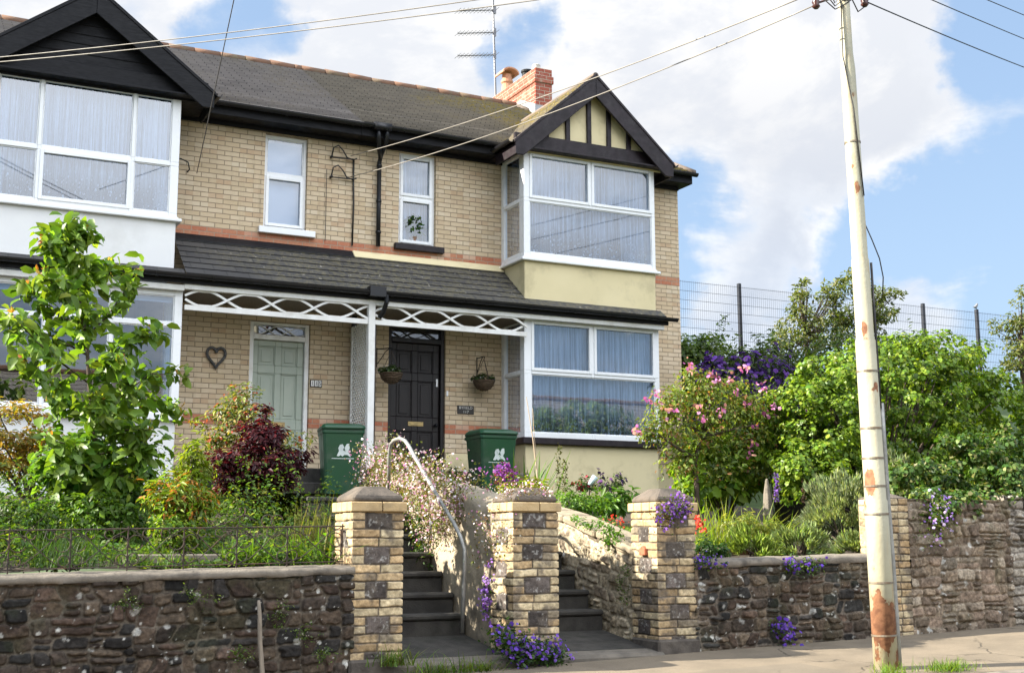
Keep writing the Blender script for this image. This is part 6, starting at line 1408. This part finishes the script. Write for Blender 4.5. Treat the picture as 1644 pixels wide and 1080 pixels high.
for px, py, w_, h_, k in ((1075, 655, 24, 24, 800), (1130, 625, 36, 20, 1100), (1195, 652, 30, 22, 900), (1150, 670, 46, 24, 1300), (1215, 690, 28, 26, 900), (1050, 690, 18, 16, 320), (1110, 600, 14, 8, 170), (1180, 618, 18, 8, 160), (1180, 715, 34, 16, 500), (1090, 705, 26, 20, 420), (1135, 715, 30, 22, 520), (1205, 735, 28, 20, 380), (1240, 640, 16, 18, 240), (1095, 745, 24, 18, 420), (1160, 752, 34, 18, 560), (1220, 755, 24, 16, 360), (1038, 698, 10, 8, 90), (1250, 670, 12, 14, 140)):
    c = A(px, py); s = np.array([w_*.0085, max(w_, h_)*.0085, h_*.0085]); n = k; q = rdir(n)*RNG.uniform(.3, 1.35, (n, 1))*s*1.15*(1+RNG.normal(0, .15, (n, 1)))
    P.append(c+q); O.append(norm(q/s))
P = np.vstack(P); O = np.vstack(O)
leaves_on('foliage', t, P, O, .052, .52, [(.085, .14, .024), (.13, .18, .034), (.055, .095, .02), (.21, .115, .05), (.16, .19, .045)], 'leaf', 'broad', wts=[.33, .25, .22, .08, .12])
F = []
for px, py, k in ((1110, 592, 12), (1150, 610, 12), (1195, 593, 12), (1172, 606, 8), (1222, 620, 12), (1040, 640, 8), (1058, 645, 8), (1072, 660, 9), (1120, 655, 12), (1128, 676, 12), (1160, 660, 8), (1020, 692, 12), (1210, 712, 10), (1205, 728, 9), (1232, 665, 9), (1245, 655, 9), (1090, 665, 5), (1052, 630, 6), (1108, 588, 8), (1180, 630, 8), (1213, 685, 6), (1140, 600, 8), (1200, 652, 6)):
    F.append(A(px, py, -.36)+RNG.normal(0, .035, (k, 3)))
F = np.vstack(F); n = len(F); leaf_mesh('blossom', F, norm(rdir(n)+np.array([-.2, -.6, .4])), rdir(n), .045*(1+RNG.normal(0, .3, n)).clip(.5, 1.5), 1, pick([(.52, .16, .36), (.60, .26, .45), (.42, .10, .26), (.44, .20, .15)], n, .15), 'petal', t, 'flower')
px_shrub('broad_leaf_shrub', 'shrub with large heart shaped light green leaves under the rose tree', 'shrub', 1160, -4.9, (1066, 690, 1250, 820), 44, .17, 1250, .10, .85, [(.13, .23, .03), (.16, .26, .04), (.10, .19, .025), (.06, .13, .02)], kind='broad', up=.7, droop=.4)
px_shrub('broad_leaf_shrub', 'light green shrub between the rose tree and the ivy mound', 'shrub', 1250, -5.0, (1205, 650, 1290, 760), 20, .16, 520, .10, .8, [(.08, .16, .025), (.11, .19, .03), (.05, .11, .02)], kind='broad', up=.6, droop=.4, flowers=(10, .05, [(.34, .06, .42)]))

# ---- big ivy mound and the ivy over the tall wall
t = thing('ivy_hedge', 'huge rounded mound of bright green ivy behind the pole', 'hedge', (11.9, -5.6, 1.4))
P = []; O = []; CC = []
for px, py, yy, rx, ry, rz, n, k in ((1440, 668, -5.7, 1.72, 1.05, 1.02, 21000, 330), (1590, 690, -5.5, 1.05, 1.0, .82, 9500, 170), (1310, 705, -5.7, .68, .75, .80, 5200, 110), (1480, 590, -5.5, 1.05, .8, .48, 5000, 110), (1300, 760, -6.15, .42, .4, .42, 1900, 40), (1400, 760, -5.9, .6, .6, .3, 1500, 30)):
    p, o, c = clump_points(at(px, py, y=yy), (rx, ry, rz), k, .125, n, shell=.90, low=-.8); P.append(p); O.append(o); CC.append(c)
P = np.vstack(P); O = np.vstack(O); leaves_on('foliage', t, P, O, .047, .9, [(.075, .145, .016), (.105, .185, .02), (.14, .215, .025), (.05, .105, .014), (.03, .065, .012)], 'leaf_gloss', 'ivy', droop=.8, up=.45, wts=[.27, .30, .24, .12, .07])
CC = np.vstack(CC); stems('stem', t, (11.9, -5.4, 1.2), CC[RNG.choice(len(CC), 46, False)], .03, .006, 'bark', .05)
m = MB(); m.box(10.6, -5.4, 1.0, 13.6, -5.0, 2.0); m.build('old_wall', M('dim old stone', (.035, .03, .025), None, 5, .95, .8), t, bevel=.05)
t = thing('ivy_mat', 'dark small leaved variegated ivy hanging over the tall wall', 'ivy', (10.9, -7.6, 1.6))
P = []; O = []
for px, py, yy, rx, ry, rz, n in ((1475, 770, -7.5, .42, .42, .32, 1700), (1560, 760, -7.5, .50, .45, .38, 2300), (1630, 730, -7.4, .42, .42, .42, 1700), (1545, 810, -8.12, .26, .15, .15, 700), (1490, 800, -8.1, .2, .15, .12, 420), (1430, 780, -7.4, .25, .3, .22, 600), (1590, 795, -8.0, .3, .2, .14, 900), (1640, 778, -8.05, .34, .2, .22, 1100), (1545, 735, -7.6, .5, .4, .3, 1800), (1505, 815, -8.2, .22, .12, .14, 600)):
    p, o, c = clump_points(at(px, py, y=yy), (rx, ry, rz), 26, .10, n, shell=.7, low=-.8); P.append(p); O.append(o)
leaves_on('foliage', t, np.vstack(P), np.vstack(O), .045, .85, [(.035, .085, .018), (.055, .115, .025), (.16, .18, .08), (.10, .15, .04), (.025, .06, .015)], 'leaf_gloss', 'ivy', droop=.9, up=.3, wts=[.3, .26, .12, .16, .16])
b = at(1478, 790, y=-8.0); me = MB(); me.add([(b[0]-.07, -8.12, b[2]), (b[0]-.02, -8.15, b[2]+.035), (b[0]+.05, -8.14, b[2]+.03), (b[0]+.08, -8.12, b[2]), (b[0]+.02, -8.16, b[2]-.03), (b[0]-.03, -8.13, b[2]-.025), (b[0], -8.18, b[2]+.01)], [(0, 1, 6), (1, 2, 6), (2, 3, 6), (3, 4, 6), (4, 5, 6), (5, 0, 6), (0, 5, 4, 3, 2, 1)]); tag(me.build('litter', 'plastic_bag'), 'scrap of pale blue plastic litter caught on the wall ivy', 'litter')

# ---- bank behind: hedge, rhododendron, trees
px_shrub('bank_hedge', 'dense green hedge on the bank just right of the brick corner', 'hedge', 1140, 2.6, (1060, 512, 1185, 660), 40, .30, 4200, .10, .6, [(.075, .13, .03), (.05, .095, .022), (.10, .16, .04), (.03, .06, .016)], depth=.5, bark='bark')
px_shrub('bank_hedge', 'lower stretch of yellow green hedge right of the purple rhododendron', 'hedge', 1245, 2.4, (1170, 545, 1300, 660), 36, .28, 3000, .09, .5, [(.08, .12, .035), (.055, .09, .025), (.12, .15, .05), (.035, .06, .018)], depth=.5, bark='bark')
px_shrub('rhododendron', 'dark rhododendron covered in deep purple blossom beside the brick corner', 'shrub', 1185, -1.2, (1088, 556, 1292, 720), 54, .22, 3400, .085, .35, [(.022, .04, .015), (.03, .05, .018), (.018, .03, .014)], kind='lance', mat='leaf_gloss', flowers=(1300, .085, [(.065, .018, .16), (.09, .03, .21), (.05, .013, .13), (.13, .05, .26)]), bark='bark')
def airy_tree(label, pxb, pyb, y, blobs, n, size, pal):
    b = at(pxb, pyb, y=y); t = thing('bank_tree', label, 'tree', (b[0], y, gz(b[0], y)), 'young trees along the mesh fence'); P = []; O = []; CC = []
    for px, py, r, k in blobs:
        p, o, c = clump_points(at(px, py, y=y), (r, r, r*1.1), 12, r*.36, int(n*k), shell=.35, low=-.9); P.append(p); O.append(o); CC.append(c)
    leaves_on('foliage', t, np.vstack(P), np.vstack(O), size, .42, pal, 'leaf', 'lance', rand=.9)
    m = MB(); top = at(blobs[0][0], blobs[0][1]-8, y=y); z = gz(b[0], y)
    m.tube([(b[0], y, z-.2), b*.5+top*.5, top], [.07, .05, .012], 7)
    for c in np.vstack(CC)[::2]: q = (b*.6+top*.4)*(.6)+c*.4; q[2] = min(q[2], c[2]-.1); m.tube([b*.55+top*.45, q, c], [.025, .014, .004], 5)
    m.build('trunk', 'bark', t, True)
TP = [(.075, .11, .035), (.10, .13, .045), (.055, .08, .028), (.13, .15, .06)]
airy_tree('thin grey green young tree left of the pole before the fence', 1300, 580, 3.2, [(1285, 490, .42, .8), (1305, 530, .62, 1.6), (1345, 500, .55, 1.1), (1270, 540, .55, 1.2), (1340, 550, .6, 1.4), (1290, 465, .22, .3), (1340, 470, .3, .4)], 560, .085, TP)
airy_tree('thin grey green young tree behind the pole before the fence', 1400, 560, 3.0, [(1375, 460, .40, .6), (1400, 500, .6, 1.3), (1420, 530, .6, 1.2), (1370, 515, .55, 1.2), (1428, 490, .4, .7), (1390, 465, .35, .5)], 560, .085, TP)
airy_tree('tall leafy young tree at the right edge of the photo', 1640, 600, 3.0, [(1640, 495, .5, .8), (1632, 540, .55, 1.0), (1650, 580, .7, 1.3), (1620, 575, .4, .7), (1655, 530, .6, 1.0)], 620, .085, TP)
for i, (px, r) in enumerate(((1240, .8), (1330, .9), (1430, .8))):
    c = at(px, 600, y=1.0); shrub('bank_shrub', ['rough green shrub on the bank between the rhododendron and the ivy mound', 'rough green shrub on the bank left of the pole top of the ivy', 'rough green shrub on the bank hidden behind the pole'][i], 'shrub', (c[0], 1.0, 2.6), c, (r, .8, .8), 22, .3, 1500, .10, .5, [(.05, .09, .025), (.08, .13, .035), (.035, .06, .018)])
